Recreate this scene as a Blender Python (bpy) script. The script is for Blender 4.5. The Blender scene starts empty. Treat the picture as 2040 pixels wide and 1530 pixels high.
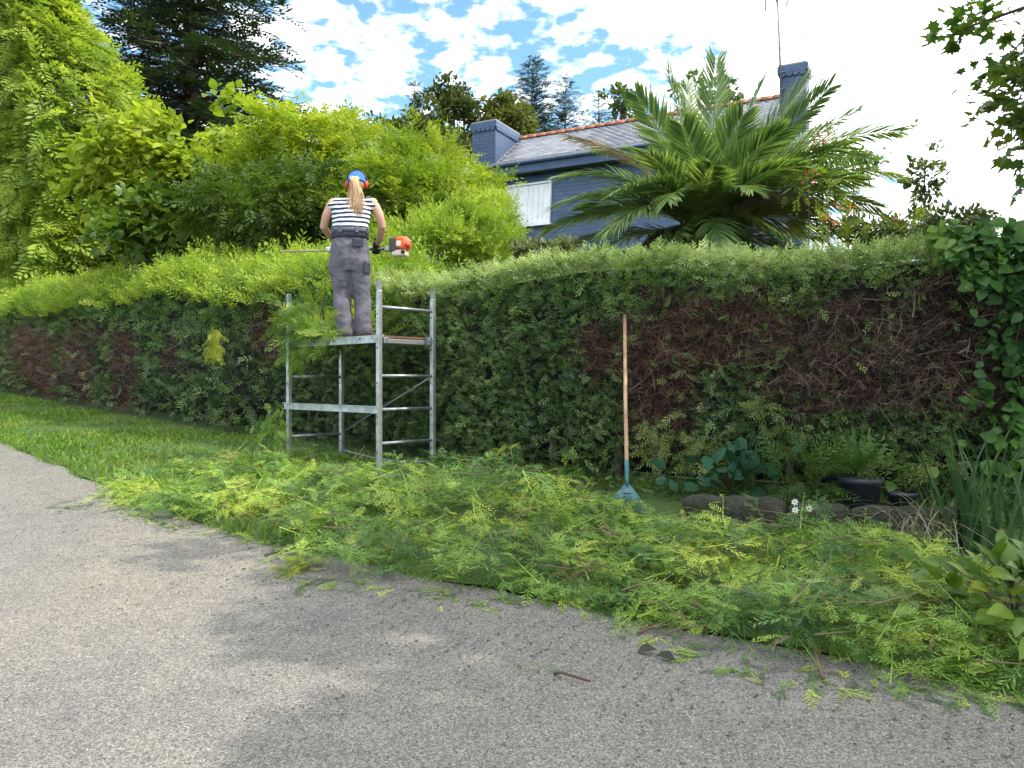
import bpy, math, random
import numpy as np
from mathutils import Vector, Matrix, noise as mnoise

# ------------------------------------------------------------------ camera, sky, sun, exposure
scene = bpy.context.scene
COL = scene.collection
F, CX, CY, CAMZ, G = 1570.0, 1020.0, 765.0, 1.45, 0.062   # photo focal length (px), centre, eye height (m), slope of the lane

cam_data = bpy.data.cameras.new("camera")
cam = bpy.data.objects.new("camera", cam_data)
COL.objects.link(cam)
cam.location = (0, 0, CAMZ)
cam.rotation_euler = (math.radians(90), 0, 0)
cam_data.sensor_width = 36.0
cam_data.lens = 36.0 * F / 2040.0
cam_data.clip_start = 0.05
cam_data.clip_end = 2000
scene.camera = cam

SUN_AZ, SUN_EL = 102.0, 50.0        # azimuth from +Y towards +X, elevation
world = bpy.data.worlds.new("World")
scene.world = world
world.use_nodes = True
wn, wl = world.node_tree.nodes, world.node_tree.links
wn.clear()
def W(t, **kw):
    n = wn.new(t)
    for k, v in kw.items():
        setattr(n, k, v)
    return n
w_out = W("ShaderNodeOutputWorld")
w_bg = W("ShaderNodeBackground")
sky = W("ShaderNodeTexSky", sky_type='NISHITA', sun_disc=False)
sky.sun_elevation = math.radians(SUN_EL)
sky.sun_rotation = math.radians(SUN_AZ)
sky.air_density = 1.0
sky.dust_density = 0.6
sky.ozone_density = 0.7
tc = W("ShaderNodeTexCoord")
sep = W("ShaderNodeSeparateXYZ")
wl.new(tc.outputs['Generated'], sep.inputs[0])
def wmath(op, a, b=None, c=None, clamp=False):
    n = W("ShaderNodeMath", operation=op, use_clamp=clamp)
    for i, x in enumerate((a, b, c)):
        if x is None: continue
        if isinstance(x, (int, float)): n.inputs[i].default_value = x
        else: wl.new(x, n.inputs[i])
    return n.outputs[0]
zz = wmath('ADD', wmath('MAXIMUM', sep.outputs[2], 0.0), 0.16)
px_ = wmath('DIVIDE', sep.outputs[0], zz)
py_ = wmath('DIVIDE', sep.outputs[1], zz)
comb = W("ShaderNodeCombineXYZ")
wl.new(px_, comb.inputs[0]); wl.new(py_, comb.inputs[1])
n1 = W("ShaderNodeTexNoise"); n1.inputs['Scale'].default_value = 13.0
n1.inputs['Detail'].default_value = 6.0; n1.inputs['Roughness'].default_value = 0.56
n1.inputs['Distortion'].default_value = 0.15
n2 = W("ShaderNodeTexNoise"); n2.inputs['Scale'].default_value = 2.2
n2.inputs['Detail'].default_value = 2.0
mp = W("ShaderNodeMapping"); mp.inputs['Location'].default_value = (3.7, 1.3, 0.0)
wl.new(comb.outputs[0], mp.inputs[0])
wl.new(mp.outputs[0], n1.inputs['Vector']); wl.new(mp.outputs[0], n2.inputs['Vector'])
# cover: altocumulus patches, merging into a thin veil all round the sun
sd = (math.sin(math.radians(SUN_AZ)) * math.cos(math.radians(SUN_EL)),
      math.cos(math.radians(SUN_AZ)) * math.cos(math.radians(SUN_EL)), math.sin(math.radians(SUN_EL)))
dotn = W("ShaderNodeVectorMath", operation='DOT_PRODUCT')
dotn.inputs[1].default_value = sd
wl.new(tc.outputs['Generated'], dotn.inputs[0])
veil = W("ShaderNodeMapRange", interpolation_type='SMOOTHSTEP')
veil.inputs['From Min'].default_value = 0.16; veil.inputs['From Max'].default_value = 0.42
wl.new(dotn.outputs['Value'], veil.inputs['Value'])
cover = wmath('ADD', n1.outputs['Fac'], wmath('MULTIPLY', wmath('SUBTRACT', n2.outputs['Fac'], 0.5), 0.30))
cover = wmath('ADD', cover, wmath('MULTIPLY', veil.outputs[0], 0.24))
ramp = W("ShaderNodeMapRange", interpolation_type='SMOOTHSTEP')
ramp.inputs['From Min'].default_value = 0.43; ramp.inputs['From Max'].default_value = 0.70
wl.new(cover, ramp.inputs['Value'])
mixw = W("ShaderNodeMix", data_type='RGBA')
wl.new(ramp.outputs[0], mixw.inputs['Factor'])
skm = W("ShaderNodeMix", data_type='RGBA', blend_type='MULTIPLY')
skm.inputs['Factor'].default_value = 1.0
wl.new(sky.outputs[0], skm.inputs['A']); skm.inputs['B'].default_value = (.78, 1.02, 1.02, 1)
wl.new(skm.outputs['Result'], mixw.inputs['A'])
CLOUD = 11.0
mixw.inputs['B'].default_value = (CLOUD, CLOUD * 1.01, CLOUD * 1.02, 1)
wl.new(mixw.outputs['Result'], w_bg.inputs['Color'])
w_bg.inputs['Strength'].default_value = 0.15
wl.new(w_bg.outputs[0], w_out.inputs[0])

sun_data = bpy.data.lights.new("sun", 'SUN')
sun_data.energy = 2.8
sun_data.angle = math.radians(0.6)
sun_data.color = (1.0, 0.93, 0.80)
sun = bpy.data.objects.new("sun", sun_data)
COL.objects.link(sun)
sun.rotation_euler = Vector(sd).to_track_quat('Z', 'Y').to_euler()
sun.location = (20, 5, 30)

scene.view_settings.view_transform = 'Standard'
scene.view_settings.look = 'None'
scene.view_settings.gamma = 1.0
scene.view_settings.use_curve_mapping = False
scene.view_settings.exposure = 1.0
scene.render.engine = 'CYCLES'
cy = scene.cycles
cy.use_denoising = True
cy.max_bounces = 7
cy.diffuse_bounces = 3
cy.transmission_bounces = 4
cy.glossy_bounces = 2
cy.transparent_max_bounces = 4
cy.sample_clamp_indirect = 6.0
cy.use_adaptive_sampling = True
cy.adaptive_threshold = 0.015

# ------------------------------------------------------------------ helpers
rng = np.random.default_rng(7)
random.seed(7)

def at(u, v, Y):
    "point at photo pixel (u, v) and distance Y"
    return np.array([(u - CX) / F * Y, Y, CAMZ - (v - CY) / F * Y])

def on_lane(u, v):
    t = CAMZ / (G + (v - CY) / F)
    return np.array([(u - CX) / F * t, t, G * t])

def sstep(x, a, b):
    t = np.clip((x - a) / (b - a), 0, 1)
    return t * t * (3 - 2 * t)

# front foot line of the hedge and edge of the lane, seen from above
HEDGE = np.array([(-22.0, 28.0), (-16.5, 22.8), (-12.1, 18.6), (-7.3, 14.0), (-3.95, 10.95), (-1.9, 9.40), (-0.47, 8.07), (1.03, 6.98), (2.1, 6.58), (3.0, 6.34), (3.9, 6.12), (6.2, 5.4)])
EDGE = np.array([(-24.0, 28.0), (-15.0, 18.8), (-10.0, 13.7), (-6.97, 10.7), (-4.1, 7.75), (-2.3, 5.95), (-0.9, 4.9), (0.57, 4.05), (1.94, 3.2), (3.2, 2.3), (6.0, 0.4), (12.0, -3.6)])
def hedge_y(x): return np.interp(x, HEDGE[:, 0], HEDGE[:, 1])
def edge_y(x): return np.interp(x, EDGE[:, 0], EDGE[:, 1])

def gz(x, y):
    x = np.asarray(x, float); y = np.asarray(y, float)
    hy = np.interp(x, np.r_[-60, HEDGE[:, 0], 9, 40], np.r_[66, HEDGE[:, 1], 4.4, -8])
    behind = y - hy
    base = G * np.clip(y, -40, 42)
    return base + 1.1 * sstep(behind, 1.6, 7.0)

def nz(p, s=1.0):
    return mnoise.noise(Vector((p[0] * s, p[1] * s, p[2] * s)))

def vnoise(P, seed=0, octaves=3, freq=1.0):
    "cheap smooth pseudo noise for arrays of points, about -1..1"
    r = np.random.default_rng(seed)
    out = np.zeros(len(P)); amp = 1.0; tot = 0
    for o in range(octaves):
        for k in range(3):
            d = r.normal(size=3); d /= np.linalg.norm(d)
            ph = r.uniform(0, 6.28)
            out += amp * np.sin((P @ d) * freq * r.uniform(1.6, 3.2) + ph) * 0.5
        tot += amp; amp *= 0.55; freq *= 2.1
    return out / tot

def add_obj(name, me, mat=None, parent=None, **props):
    o = bpy.data.objects.new(name, me)
    COL.objects.link(o)
    if mat is not None and me is not None and len(me.materials) == 0:
        me.materials.append(mat)
    if parent is not None:
        o.parent = parent
    for k, v in props.items():
        o[k] = v
    return o

def empty(name, loc=(0, 0, 0), rz=0.0, **props):
    o = bpy.data.objects.new(name, None)
    COL.objects.link(o)
    o.empty_display_size = 0.1
    o.location = [float(c) for c in loc]
    o.rotation_euler = (0, 0, rz)
    for k, v in props.items():
        o[k] = v
    return o

def tri_mesh(name, V, T, rnd=None, smooth=False):
    V = np.ascontiguousarray(V, dtype=np.float32); T = np.ascontiguousarray(T, dtype=np.int32)
    me = bpy.data.meshes.new(name)
    me.vertices.add(len(V)); me.vertices.foreach_set('co', V.ravel())
    me.loops.add(T.size); me.loops.foreach_set('vertex_index', T.ravel())
    me.polygons.add(len(T)); me.polygons.foreach_set('loop_start', np.arange(0, T.size, 3, dtype=np.int32))
    if smooth:
        me.polygons.foreach_set('use_smooth', np.ones(len(T), dtype=bool))
    if rnd is not None:
        a = me.attributes.new('rnd', 'FLOAT', 'POINT')
        a.data.foreach_set('value', np.ascontiguousarray(rnd, dtype=np.float32))
    me.update(calc_edges=True)
    return me

def poly_mesh(name, V, Fs, smooth=False):
    me = bpy.data.meshes.new(name)
    me.from_pydata([tuple(map(float, v)) for v in V], [], [tuple(int(i) for i in f) for f in Fs])
    if smooth:
        me.polygons.foreach_set('use_smooth', np.ones(len(me.polygons), dtype=bool))
    me.update()
    return me

class Acc:
    "collects polygons of ONE part"
    def __init__(self): self.V = []; self.F = []
    def add(self, V, Fs):
        o = len(self.V)
        self.V.extend([tuple(map(float, v)) for v in V]); self.F.extend([tuple(i + o for i in f) for f in Fs])
        return self
    def box(self, c, size, R=None):
        hx, hy, hz = (s / 2 for s in size)
        V = np.array([(x, y, z) for z in (-hz, hz) for y in (-hy, hy) for x in (-hx, hx)])
        if R is not None: V = V @ np.asarray(R).T
        return self.add(V + np.asarray(c), [(0, 2, 3, 1), (4, 5, 7, 6), (0, 1, 5, 4), (2, 6, 7, 3), (0, 4, 6, 2), (1, 3, 7, 5)])
    def hexa(self, V8):
        return self.add(V8, [(0, 2, 3, 1), (4, 5, 7, 6), (0, 1, 5, 4), (2, 6, 7, 3), (0, 4, 6, 2), (1, 3, 7, 5)])
    def bar(self, a, b, w, h, up=(0, 0, 1)):
        a = np.asarray(a, float); b = np.asarray(b, float); d = b - a; L = np.linalg.norm(d); d /= L
        up = np.asarray(up, float); x = np.cross(d, up); x /= np.linalg.norm(x); z = np.cross(x, d)
        R = np.stack([x, d, z], 1)
        return self.box((a + b) / 2, (w, L, h), R)
    def tube(self, P, r, n=8, cap=True):
        P = np.asarray(P, float); m = len(P)
        r = np.full(m, r) if np.isscalar(r) else np.asarray(r, float)
        V = []; up = np.array([0.0, 0, 1])
        tang = np.gradient(P, axis=0)
        t0 = tang[0] / np.linalg.norm(tang[0])
        if abs(t0[2]) > 0.95: up = np.array([0.0, 1, 0])
        x = np.cross(up, t0); x /= np.linalg.norm(x)
        for i in range(m):
            t = tang[i] / (np.linalg.norm(tang[i]) + 1e-9)
            x = x - t * (x @ t); x /= np.linalg.norm(x) + 1e-9
            y = np.cross(t, x)
            for k in range(n):
                a = 2 * math.pi * k / n
                V.append(P[i] + r[i] * (math.cos(a) * x + math.sin(a) * y))
        Fs = [(i * n + k, i * n + (k + 1) % n, (i + 1) * n + (k + 1) % n, (i + 1) * n + k) for i in range(m - 1) for k in range(n)]
        if cap:
            Fs.append(tuple(range(n - 1, -1, -1))); Fs.append(tuple((m - 1) * n + k for k in range(n)))
        return self.add(V, Fs)
    def loft(self, rings, cap=True):
        "rings: list of (centre, rx, ry[, rotation about z]) horizontal ellipses, or arrays of points"
        n = 18; V = []
        for rg in rings:
            c, rx, ry = rg[0], rg[1], rg[2]; e = rg[3] if len(rg) > 3 else 0.0
            for k in range(n):
                a = 2 * math.pi * k / n
                px, py = rx * math.cos(a), ry * math.sin(a)
                V.append((c[0] + px * math.cos(e) - py * math.sin(e), c[1] + px * math.sin(e) + py * math.cos(e), c[2]))
        m = len(rings)
        Fs = [(i * n + k, i * n + (k + 1) % n, (i + 1) * n + (k + 1) % n, (i + 1) * n + k) for i in range(m - 1) for k in range(n)]
        if cap:
            Fs.append(tuple(range(n - 1, -1, -1))); Fs.append(tuple((m - 1) * n + k for k in range(n)))
        return self.add(V, Fs)
    def ball(self, c, r, nu=14, nv=9, half=False, R=None):
        r = np.array([r, r, r], float) if np.isscalar(r) else np.asarray(r, float)
        V = []; top = math.pi / 2
        bot = 0.0 if half else -math.pi / 2
        for j in range(nv + 1):
            ph = bot + (top - bot) * j / nv
            for k in range(nu):
                a = 2 * math.pi * k / nu
                V.append((r[0] * math.cos(ph) * math.cos(a), r[1] * math.cos(ph) * math.sin(a), r[2] * math.sin(ph)))
        V = np.array(V)
        if R is not None: V = V @ np.asarray(R).T
        V = V + np.asarray(c)
        Fs = [(j * nu + k, j * nu + (k + 1) % nu, (j + 1) * nu + (k + 1) % nu, (j + 1) * nu + k) for j in range(nv) for k in range(nu)]
        return self.add(V, Fs)
    def mesh(self, name, smooth=False): return poly_mesh(name, self.V, self.F, smooth)
    def build(self, name, mat, parent=None, smooth=False, bevel=0.0, **props):
        o = add_obj(name, self.mesh(name, smooth), mat, parent, **props)
        if bevel:
            b = o.modifiers.new('bevel', 'BEVEL'); b.width = bevel; b.segments = 2; b.limit_method = 'ANGLE'
        return o

def norm(a):
    return a / (np.linalg.norm(a, axis=-1, keepdims=True) + 1e-9)

def frames(d, hint):
    "rotation matrices: local y along d, local z near hint"
    d = norm(d); x = norm(np.cross(d, hint)); z = np.cross(x, d)
    return np.stack([x, d, z], axis=-1)

class Fol:
    "collects many copies of leaf templates into one triangle mesh"
    def __init__(self): self.V = []; self.T = []; self.r = []; self.n = 0
    def put(self, tpl, pos, R, s, rnd=None):
        tv, tt = tpl; m = len(pos)
        if m == 0: return self
        s = np.asarray(s, float)
        if s.ndim == 1: s = s[:, None]
        v = (R[:, None, :, :] @ (tv[None, :, :] * s[:, None, :])[..., None])[..., 0] + pos[:, None, :]
        t = tt[None] + (np.arange(m) * len(tv))[:, None, None] + self.n
        self.V.append(v.reshape(-1, 3)); self.T.append(t.reshape(-1, 3))
        if rnd is None: rnd = rng.random(m)
        self.r.append(np.repeat(rnd, len(tv)))
        self.n += m * len(tv)
        return self
    def raw(self, V, T, r=0.5):
        V = np.asarray(V, float)
        self.V.append(V); self.T.append(np.asarray(T, int) + self.n); self.r.append(np.full(len(V), r)); self.n += len(V)
        return self
    def tube(self, P, r, n=5, rv=0.5):
        a = Acc().tube(P, r, n, cap=False)
        T = []
        for f in a.F: T += [(f[0], f[1], f[2]), (f[0], f[2], f[3])]
        return self.raw(np.array(a.V), T, rv)
    def build(self, name, mat, parent=None, smooth=False, **props):
        V = np.concatenate(self.V); T = np.concatenate(self.T); r = np.concatenate(self.r)
        return add_obj(name, tri_mesh(name, V, T, r, smooth), mat, parent, **props)

# ------------------------------------------------------------------ leaf templates (x across, y along, z up)
def tpl(V, T): return (np.array(V, float), np.array(T, int))

def t_frond(pairs=6, seed=0, width=0.36, curl=0.10, barbs=0, w=0.055):
    "flat cypress spray"
    r = np.random.default_rng(seed); V = []; T = []
    def add(pts, tris):
        o = len(V); V.extend(pts); T.extend([tuple(i + o for i in t) for t in tris])
    add([(-.012, 0, 0), (.012, 0, 0), (0, 1, -curl)], [(0, 1, 2)])
    for i in range(pairs):
        for sgn in (-1, 1):
            t = (i + 0.5 + 0.35 * (sgn > 0)) / (pairs + .6)
            L = width * (1.15 - 0.75 * t) * r.uniform(.75, 1.2) * (0.55 if i == 0 else 1)
            a = math.radians(r.uniform(34, 56))
            b = np.array([0, t * .96, -curl * t * t])
            d = np.array([sgn * math.sin(a), math.cos(a), r.uniform(-.25, .12)])
            e = b + d * L
            nrm = np.array([math.cos(a), -sgn * math.sin(a), 0]) * w * r.uniform(.7, 1.2)
            mid = b + d * L * .5
            add([b, mid + nrm * .5, e, mid - nrm * .5], [(0, 1, 2), (0, 2, 3)])
            for k in range(barbs):
                q = b + d * L * (.25 + .55 * k / max(1, barbs - 1))
                for sg in (-1, 1):
                    aa = a * sgn + sg * math.radians(r.uniform(30, 50))
                    dd = np.array([math.sin(aa), math.cos(aa), r.uniform(-.2, .2)])
                    ee = q + dd * L * .34 * (1 - .4 * k / barbs)
                    nn = np.array([math.cos(aa), -math.sin(aa), 0]) * w * .36
                    add([q - nn, q + nn, ee], [(0, 1, 2)])
    return tpl(V, T)

def t_shoot(n=9, seed=0):
    "upright feathery growing tip: needles all round an arching axis"
    r = np.random.default_rng(seed); V = []; T = []
    bend = r.uniform(-.25, .25, 2)
    for i in range(n):
        t = i / n
        p = np.array([bend[0] * t * t, t, bend[1] * t * t])
        a = i * 2.4 + r.uniform(-.4, .4)
        d = np.array([math.cos(a) * .75, .8, math.sin(a) * .75]); d /= np.linalg.norm(d)
        L = .34 * (1.05 - .6 * t) * r.uniform(.7, 1.2)
        e = p + d * L; x = np.cross(d, (0, 1, 0.2)); x = x / np.linalg.norm(x) * .045
        o = len(V); V += [p, p + d * L * .5 + x, e, p + d * L * .5 - x]; T += [(o, o + 1, o + 2), (o, o + 2, o + 3)]
    o = len(V); V += [(-.02, 0, 0), (.02, 0, 0), (bend[0] * 1.2, 1.12, bend[1] * 1.2)]; T += [(o, o + 1, o + 2)]
    return tpl(V, T)

def t_leaf(w=.5, fold=.12, droop=.15, n=3, base=0.0):
    "simple folded leaf, 1 long, outline given by a sine bulge"
    V = [(0, base, 0)]; T = []
    for i in range(1, n + 1):
        t = i / (n + 1); b = math.sin(math.pi * t ** .8) * w / 2; z = -droop * t * t
        V += [(-b, base + t, z + fold * b * 2), (0, base + t, z), (b, base + t, z + fold * b * 2)]
    V.append((0, base + 1, -droop))
    T += [(0, 2, 1), (0, 3, 2)]
    for i in range(n - 1):
        o = 1 + 3 * i
        T += [(o, o + 1, o + 4), (o, o + 4, o + 3), (o + 1, o + 2, o + 5), (o + 1, o + 5, o + 4)]
    o = 1 + 3 * (n - 1); e = len(V) - 1
    T += [(o, o + 1, e), (o + 1, o + 2, e)]
    return tpl(V, T)

def t_round(n=9, notch=.25, cup=.1):
    V = [(0, 0.05, 0)]; T = []
    for k in range(n):
        a = -math.pi / 2 + (k + .5) / n * 2 * math.pi
        V.append((.5 * math.cos(a), .5 + .52 * math.sin(a), -cup * (.5 + .5 * math.sin(a)) + .05 * (k % 2)))
    V[0] = (0, notch, .02)
    for k in range(n - 1): T.append((0, k + 1, k + 2))
    return tpl(V, T)

def t_maple():
    "five pointed lobes"
    pts = [(0, 0), (.16, .10), (.42, .02), (.33, .24), (.56, .42), (.30, .44), (.26, .60), (.13, .56), (0, 1.0)]
    V = [(0, .34, -.02)]
    ring = pts + [(-x, y) for x, y in pts[-2:0:-1]]
    for x, y in ring: V.append((x, y, -.10 * abs(x) * 2 - .06 * y))
    T = [(0, 1 + k, 1 + (k + 1) % len(ring)) for k in range(len(ring))]
    return tpl(V, T)

def t_pinnate(pairs=5, seed=0, lw=.11, ll=.34):
    r = np.random.default_rng(seed); V = []; T = []
    o = 0; V += [(-.008, 0, 0), (.008, 0, 0), (0, 1, -.22)]; T += [(0, 1, 2)]
    for i in range(pairs + 1):
        for sgn in (-1, 1):
            if i == pairs and sgn > 0: continue
            t = .25 + .75 * i / pairs
            b = np.array([0, t, -.22 * t * t])
            a = 0 if i == pairs else sgn * math.radians(r.uniform(55, 75))
            d = np.array([math.sin(a), math.cos(a), r.uniform(-.45, -.05)])
            L = ll * (1 - .35 * abs(t - .6)) * r.uniform(.85, 1.1)
            nn = np.array([math.cos(a), -math.sin(a), 0]) * lw * .5
            o = len(V); V += [b, b + d * L * .45 + nn, b + d * L, b + d * L * .45 - nn]; T += [(o, o + 1, o + 2), (o, o + 2, o + 3)]
    return tpl(V, T)

def t_twig(seed=0, n=3):
    "bare dead twig with side twigs"
    r = np.random.default_rng(seed); V = []; T = []
    def strip(P, w):
        o = len(V)
        for i, p in enumerate(P):
            ww = w * (1 - .7 * i / (len(P) - 1))
            V.append(p + np.array([ww, 0, 0])); V.append(p - np.array([ww * .5, 0, ww])); 
        for i in range(len(P) - 1):
            T.extend([(o + 2 * i, o + 2 * i + 1, o + 2 * i + 3), (o + 2 * i, o + 2 * i + 3, o + 2 * i + 2)])
    c = r.uniform(-.45, .45, 2)
    P = [np.array([c[0] * t * t, t, c[1] * t * t]) for t in (0, .5, 1)]
    strip(P, .017)
    for k in range(n):
        t = r.uniform(.2, .8); b = np.array([c[0] * t * t, t, c[1] * t * t]); a = r.uniform(0, 6.28)
        d = np.array([math.cos(a) * .8, .6, math.sin(a) * .8]) * r.uniform(.25, .5)
        strip([b, b + d * .55 + r.uniform(-.04, .04, 3), b + d], .012)
    return tpl(V, T)

def t_blade(w=.12, bend=.35):
    return tpl([(-w / 2, 0, 0), (w / 2, 0, 0), (-w * .35, .55, bend * .25), (w * .35, .55, bend * .25), (0, 1, bend)], [(0, 1, 3), (0, 3, 2), (2, 3, 4)])

FROND = [t_frond(6, s) for s in range(5)]
def t_branch(seed):
    "cut branch: a curved stem with flat sprays along it"
    r = np.random.default_rng(seed); V = []; T = []; o = 0
    c = r.uniform(-.3, .3, 2)
    def ax(t): return np.array([c[0] * t * t, t, c[1] * t * t - .12 * t * t])
    P = [ax(t) for t in (0, .5, 1)]
    for i in range(2):
        w0, w1 = .012 * (1 - .4 * i), .012 * (.6 - .4 * i)
        V += [P[i] - [w0, 0, 0], P[i] + [w0, 0, 0], P[i + 1] + [w1, 0, 0], P[i + 1] - [w1, 0, 0]]; T += [(o, o + 1, o + 2), (o, o + 2, o + 3)]; o += 4
    for i in range(8):
        sg = 1 if i % 2 else -1; t = .12 + .88 * i / 7; b = ax(t)
        L = (.46 - .26 * t) * r.uniform(.75, 1.25); a = sg * math.radians(r.uniform(28, 58)) * (1 if i < 7 else .1)
        d = np.array([math.sin(a), math.cos(a), r.uniform(-.45, .2)]); x = np.array([math.cos(a), -math.sin(a), r.uniform(-.5, .5)]); x /= np.linalg.norm(x); d /= np.linalg.norm(d)
        tv, tt = t_frond(6, seed * 31 + i, width=.34, w=.056, curl=r.uniform(.05, .3))
        z = np.cross(x, d)
        V += list(b + L * (tv[:, :1] * x + tv[:, 1:2] * d + tv[:, 2:] * z)); T += [tuple(q + o for q in t_) for t_ in tt]; o += len(tv)
    return (np.array(V), np.array(T))
BRANCH = [t_branch(s) for s in range(10)]
FROND_S = [t_frond(4, s + 20, width=.42, w=.085) for s in range(5)]
FROND_D = [t_frond(8, s + 40, width=.30, barbs=2, w=.034, curl=.16) for s in range(6)]
SHOOT = [t_shoot(10, s) for s in range(4)]
PINN = [t_pinnate(5, s) for s in range(4)]
TWIG = [t_twig(s, 2) for s in range(6)]
LEAF = t_leaf(.5)
LEAF_BROAD = t_leaf(.78, .10, .22, 3)
LEAF_LAUREL = t_leaf(.42, .14, .20, 4)
LEAF_TINY = tpl([(0, 0, 0), (.28, .5, .06), (0, 1, -.08), (-.28, .5, .06)], [(0, 1, 2), (0, 2, 3)])
ROUND = t_round()
MAPLE = t_maple()

def rdir(n, up=0.0):
    d = norm(rng.normal(size=(n, 3))); d[:, 2] += up
    return norm(d)

# ------------------------------------------------------------------ materials
def nodes_of(name):
    m = bpy.data.materials.new(name); m.use_nodes = True
    nt = m.node_tree; nt.nodes.clear()
    return m, nt
def N(nt, t, ins=None, **kw):
    n = nt.nodes.new(t)
    for k, v in kw.items(): setattr(n, k, v)
    for k, v in (ins or {}).items():
        if isinstance(v, bpy.types.NodeSocket): nt.links.new(v, n.inputs[k])
        else: n.inputs[k].default_value = v
    return n
def rgba(c): return (c[0], c[1], c[2], 1.0)
def ramp_node(nt, fac, stops):
    r = N(nt, "ShaderNodeValToRGB", {'Fac': fac})
    el = r.color_ramp.elements
    while len(el) < len(stops): el.new(0.5)
    for e, (p, c) in zip(el, stops): e.position = p; e.color = rgba(c)
    return r.outputs['Color']

def leaf_mat(name, cols, trans=.38, rough=.5, nscale=1.2, tcol=(1.2, 1.2, .7), noise_w=.6, spec=.35):
    m, nt = nodes_of(name)
    at_ = N(nt, "ShaderNodeAttribute", attribute_name='rnd')
    tcx = N(nt, "ShaderNodeTexCoord")
    nn = N(nt, "ShaderNodeTexNoise", {'Vector': tcx.outputs['Object'], 'Scale': nscale, 'Detail': 3.0, 'Roughness': .6})
    mr = N(nt, "ShaderNodeMapRange", {'Value': nn.outputs['Fac'], 'From Min': .32, 'From Max': .68})
    mx = N(nt, "ShaderNodeMix", {'Factor': noise_w, 'A': at_.outputs['Fac'], 'B': mr.outputs[0]}, data_type='FLOAT')
    k = len(cols)
    col = ramp_node(nt, mx.outputs[0], [(.12 + .76 * i / (k - 1), c) for i, c in enumerate(cols)])
    pb = N(nt, "ShaderNodeBsdfPrincipled", {'Base Color': col, 'Roughness': rough, 'Specular IOR Level': spec})
    tm = N(nt, "ShaderNodeMix", {'Factor': 1.0, 'A': col, 'B': rgba(tcol)}, data_type='RGBA', blend_type='MULTIPLY')
    tr = N(nt, "ShaderNodeBsdfTranslucent", {'Color': tm.outputs['Result']})
    ms = N(nt, "ShaderNodeMixShader", {0: trans, 1: pb.outputs[0], 2: tr.outputs[0]})
    N(nt, "ShaderNodeOutputMaterial", {'Surface': ms.outputs[0]})
    return m

def plain_mat(name, c, rough=.6, metal=0.0, spec=.4, var=.12, vscale=9.0, bump=0.0, bscale=60.0, c2=None):
    "solid colour with procedural wear"
    m, nt = nodes_of(name)
    tcx = N(nt, "ShaderNodeTexCoord")
    nn = N(nt, "ShaderNodeTexNoise", {'Vector': tcx.outputs['Object'], 'Scale': vscale, 'Detail': 5.0, 'Roughness': .62})
    c2 = c2 or tuple(x * (1 - 2.2 * var) for x in c)
    c1 = tuple(min(1, x * (1 + var)) for x in c)
    col = ramp_node(nt, nn.outputs['Fac'], [(.3, c2), (.68, c1)])
    rr = N(nt, "ShaderNodeMapRange", {'Value': nn.outputs['Fac'], 'From Min': .3, 'From Max': .7, 'To Min': min(1, rough + .12), 'To Max': max(.05, rough - .08)})
    pb = N(nt, "ShaderNodeBsdfPrincipled", {'Base Color': col, 'Roughness': rr.outputs[0], 'Metallic': metal, 'Specular IOR Level': spec})
    if bump:
        bn = N(nt, "ShaderNodeTexNoise", {'Vector': tcx.outputs['Object'], 'Scale': bscale, 'Detail': 4.0})
        bp = N(nt, "ShaderNodeBump", {'Height': bn.outputs['Fac'], 'Strength': bump, 'Distance': .02})
        nt.links.new(bp.outputs[0], pb.inputs['Normal'])
    N(nt, "ShaderNodeOutputMaterial", {'Surface': pb.outputs[0]})
    return m

def tag(o, label, cat, group=None, kind=None):
    o['label'] = label; o['category'] = cat
    if group: o['group'] = group
    if kind: o['kind'] = kind
    return o
def thing(name, base, label, cat, group=None, rz=0.0):
    o = empty(name, base, rz)
    return tag(o, label, cat, group)
def wc(o, root):
    "parent a mesh written in world coordinates to a thing's Empty"
    o.parent = root
    o.matrix_parent_inverse = (Matrix.Translation(root.location) @ Matrix.Rotation(root.rotation_euler.z, 4, 'Z')).inverted()
    return o

# ------------------------------------------------------------------ the ground, the lane and the verge
def sheet(name, xs, ys, zf, mat, keep=None):
    X, Y = np.meshgrid(xs, ys); Z = zf(X, Y)
    V = np.stack([X, Y, Z], -1).reshape(-1, 3); nx = len(xs)
    T = []
    for j in range(len(ys) - 1):
        for i in range(nx - 1):
            a = j * nx + i
            T.append((a, a + 1, a + nx + 1, a + nx))
    return add_obj(name, poly_mesh(name, V, T, True), mat, kind='structure')

# soil and rough grass
m, nt = nodes_of('soil_and_rough_grass')
tcx = N(nt, "ShaderNodeTexCoord")
na = N(nt, "ShaderNodeTexNoise", {'Vector': tcx.outputs['Object'], 'Scale': 1.1, 'Detail': 6.0, 'Roughness': .65})
nb = N(nt, "ShaderNodeTexNoise", {'Vector': tcx.outputs['Object'], 'Scale': 26.0, 'Detail': 4.0})
mx = N(nt, "ShaderNodeMix", {'Factor': .45, 'A': na.outputs['Fac'], 'B': nb.outputs['Fac']}, data_type='FLOAT')
col = ramp_node(nt, mx.outputs[0], [(.30, (.022, .016, .010)), (.47, (.050, .038, .020)), (.58, (.045, .065, .016)), (.72, (.075, .11, .022))])
bp = N(nt, "ShaderNodeBump", {'Height': nb.outputs['Fac'], 'Strength': .8, 'Distance': .05})
pb = N(nt, "ShaderNodeBsdfPrincipled", {'Base Color': col, 'Roughness': .95, 'Normal': bp.outputs[0]})
N(nt, "ShaderNodeOutputMaterial", {'Surface': pb.outputs[0]})
M_SOIL = m
xs = np.r_[-600, -250, -120, -60, np.arange(-40, 40.1, 1.0), 60, 120, 250, 600]
ys = np.r_[-300, -120, -60, -40, np.arange(-20, 42.1, 1.0), 50, 80, 150, 300, 700]
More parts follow.
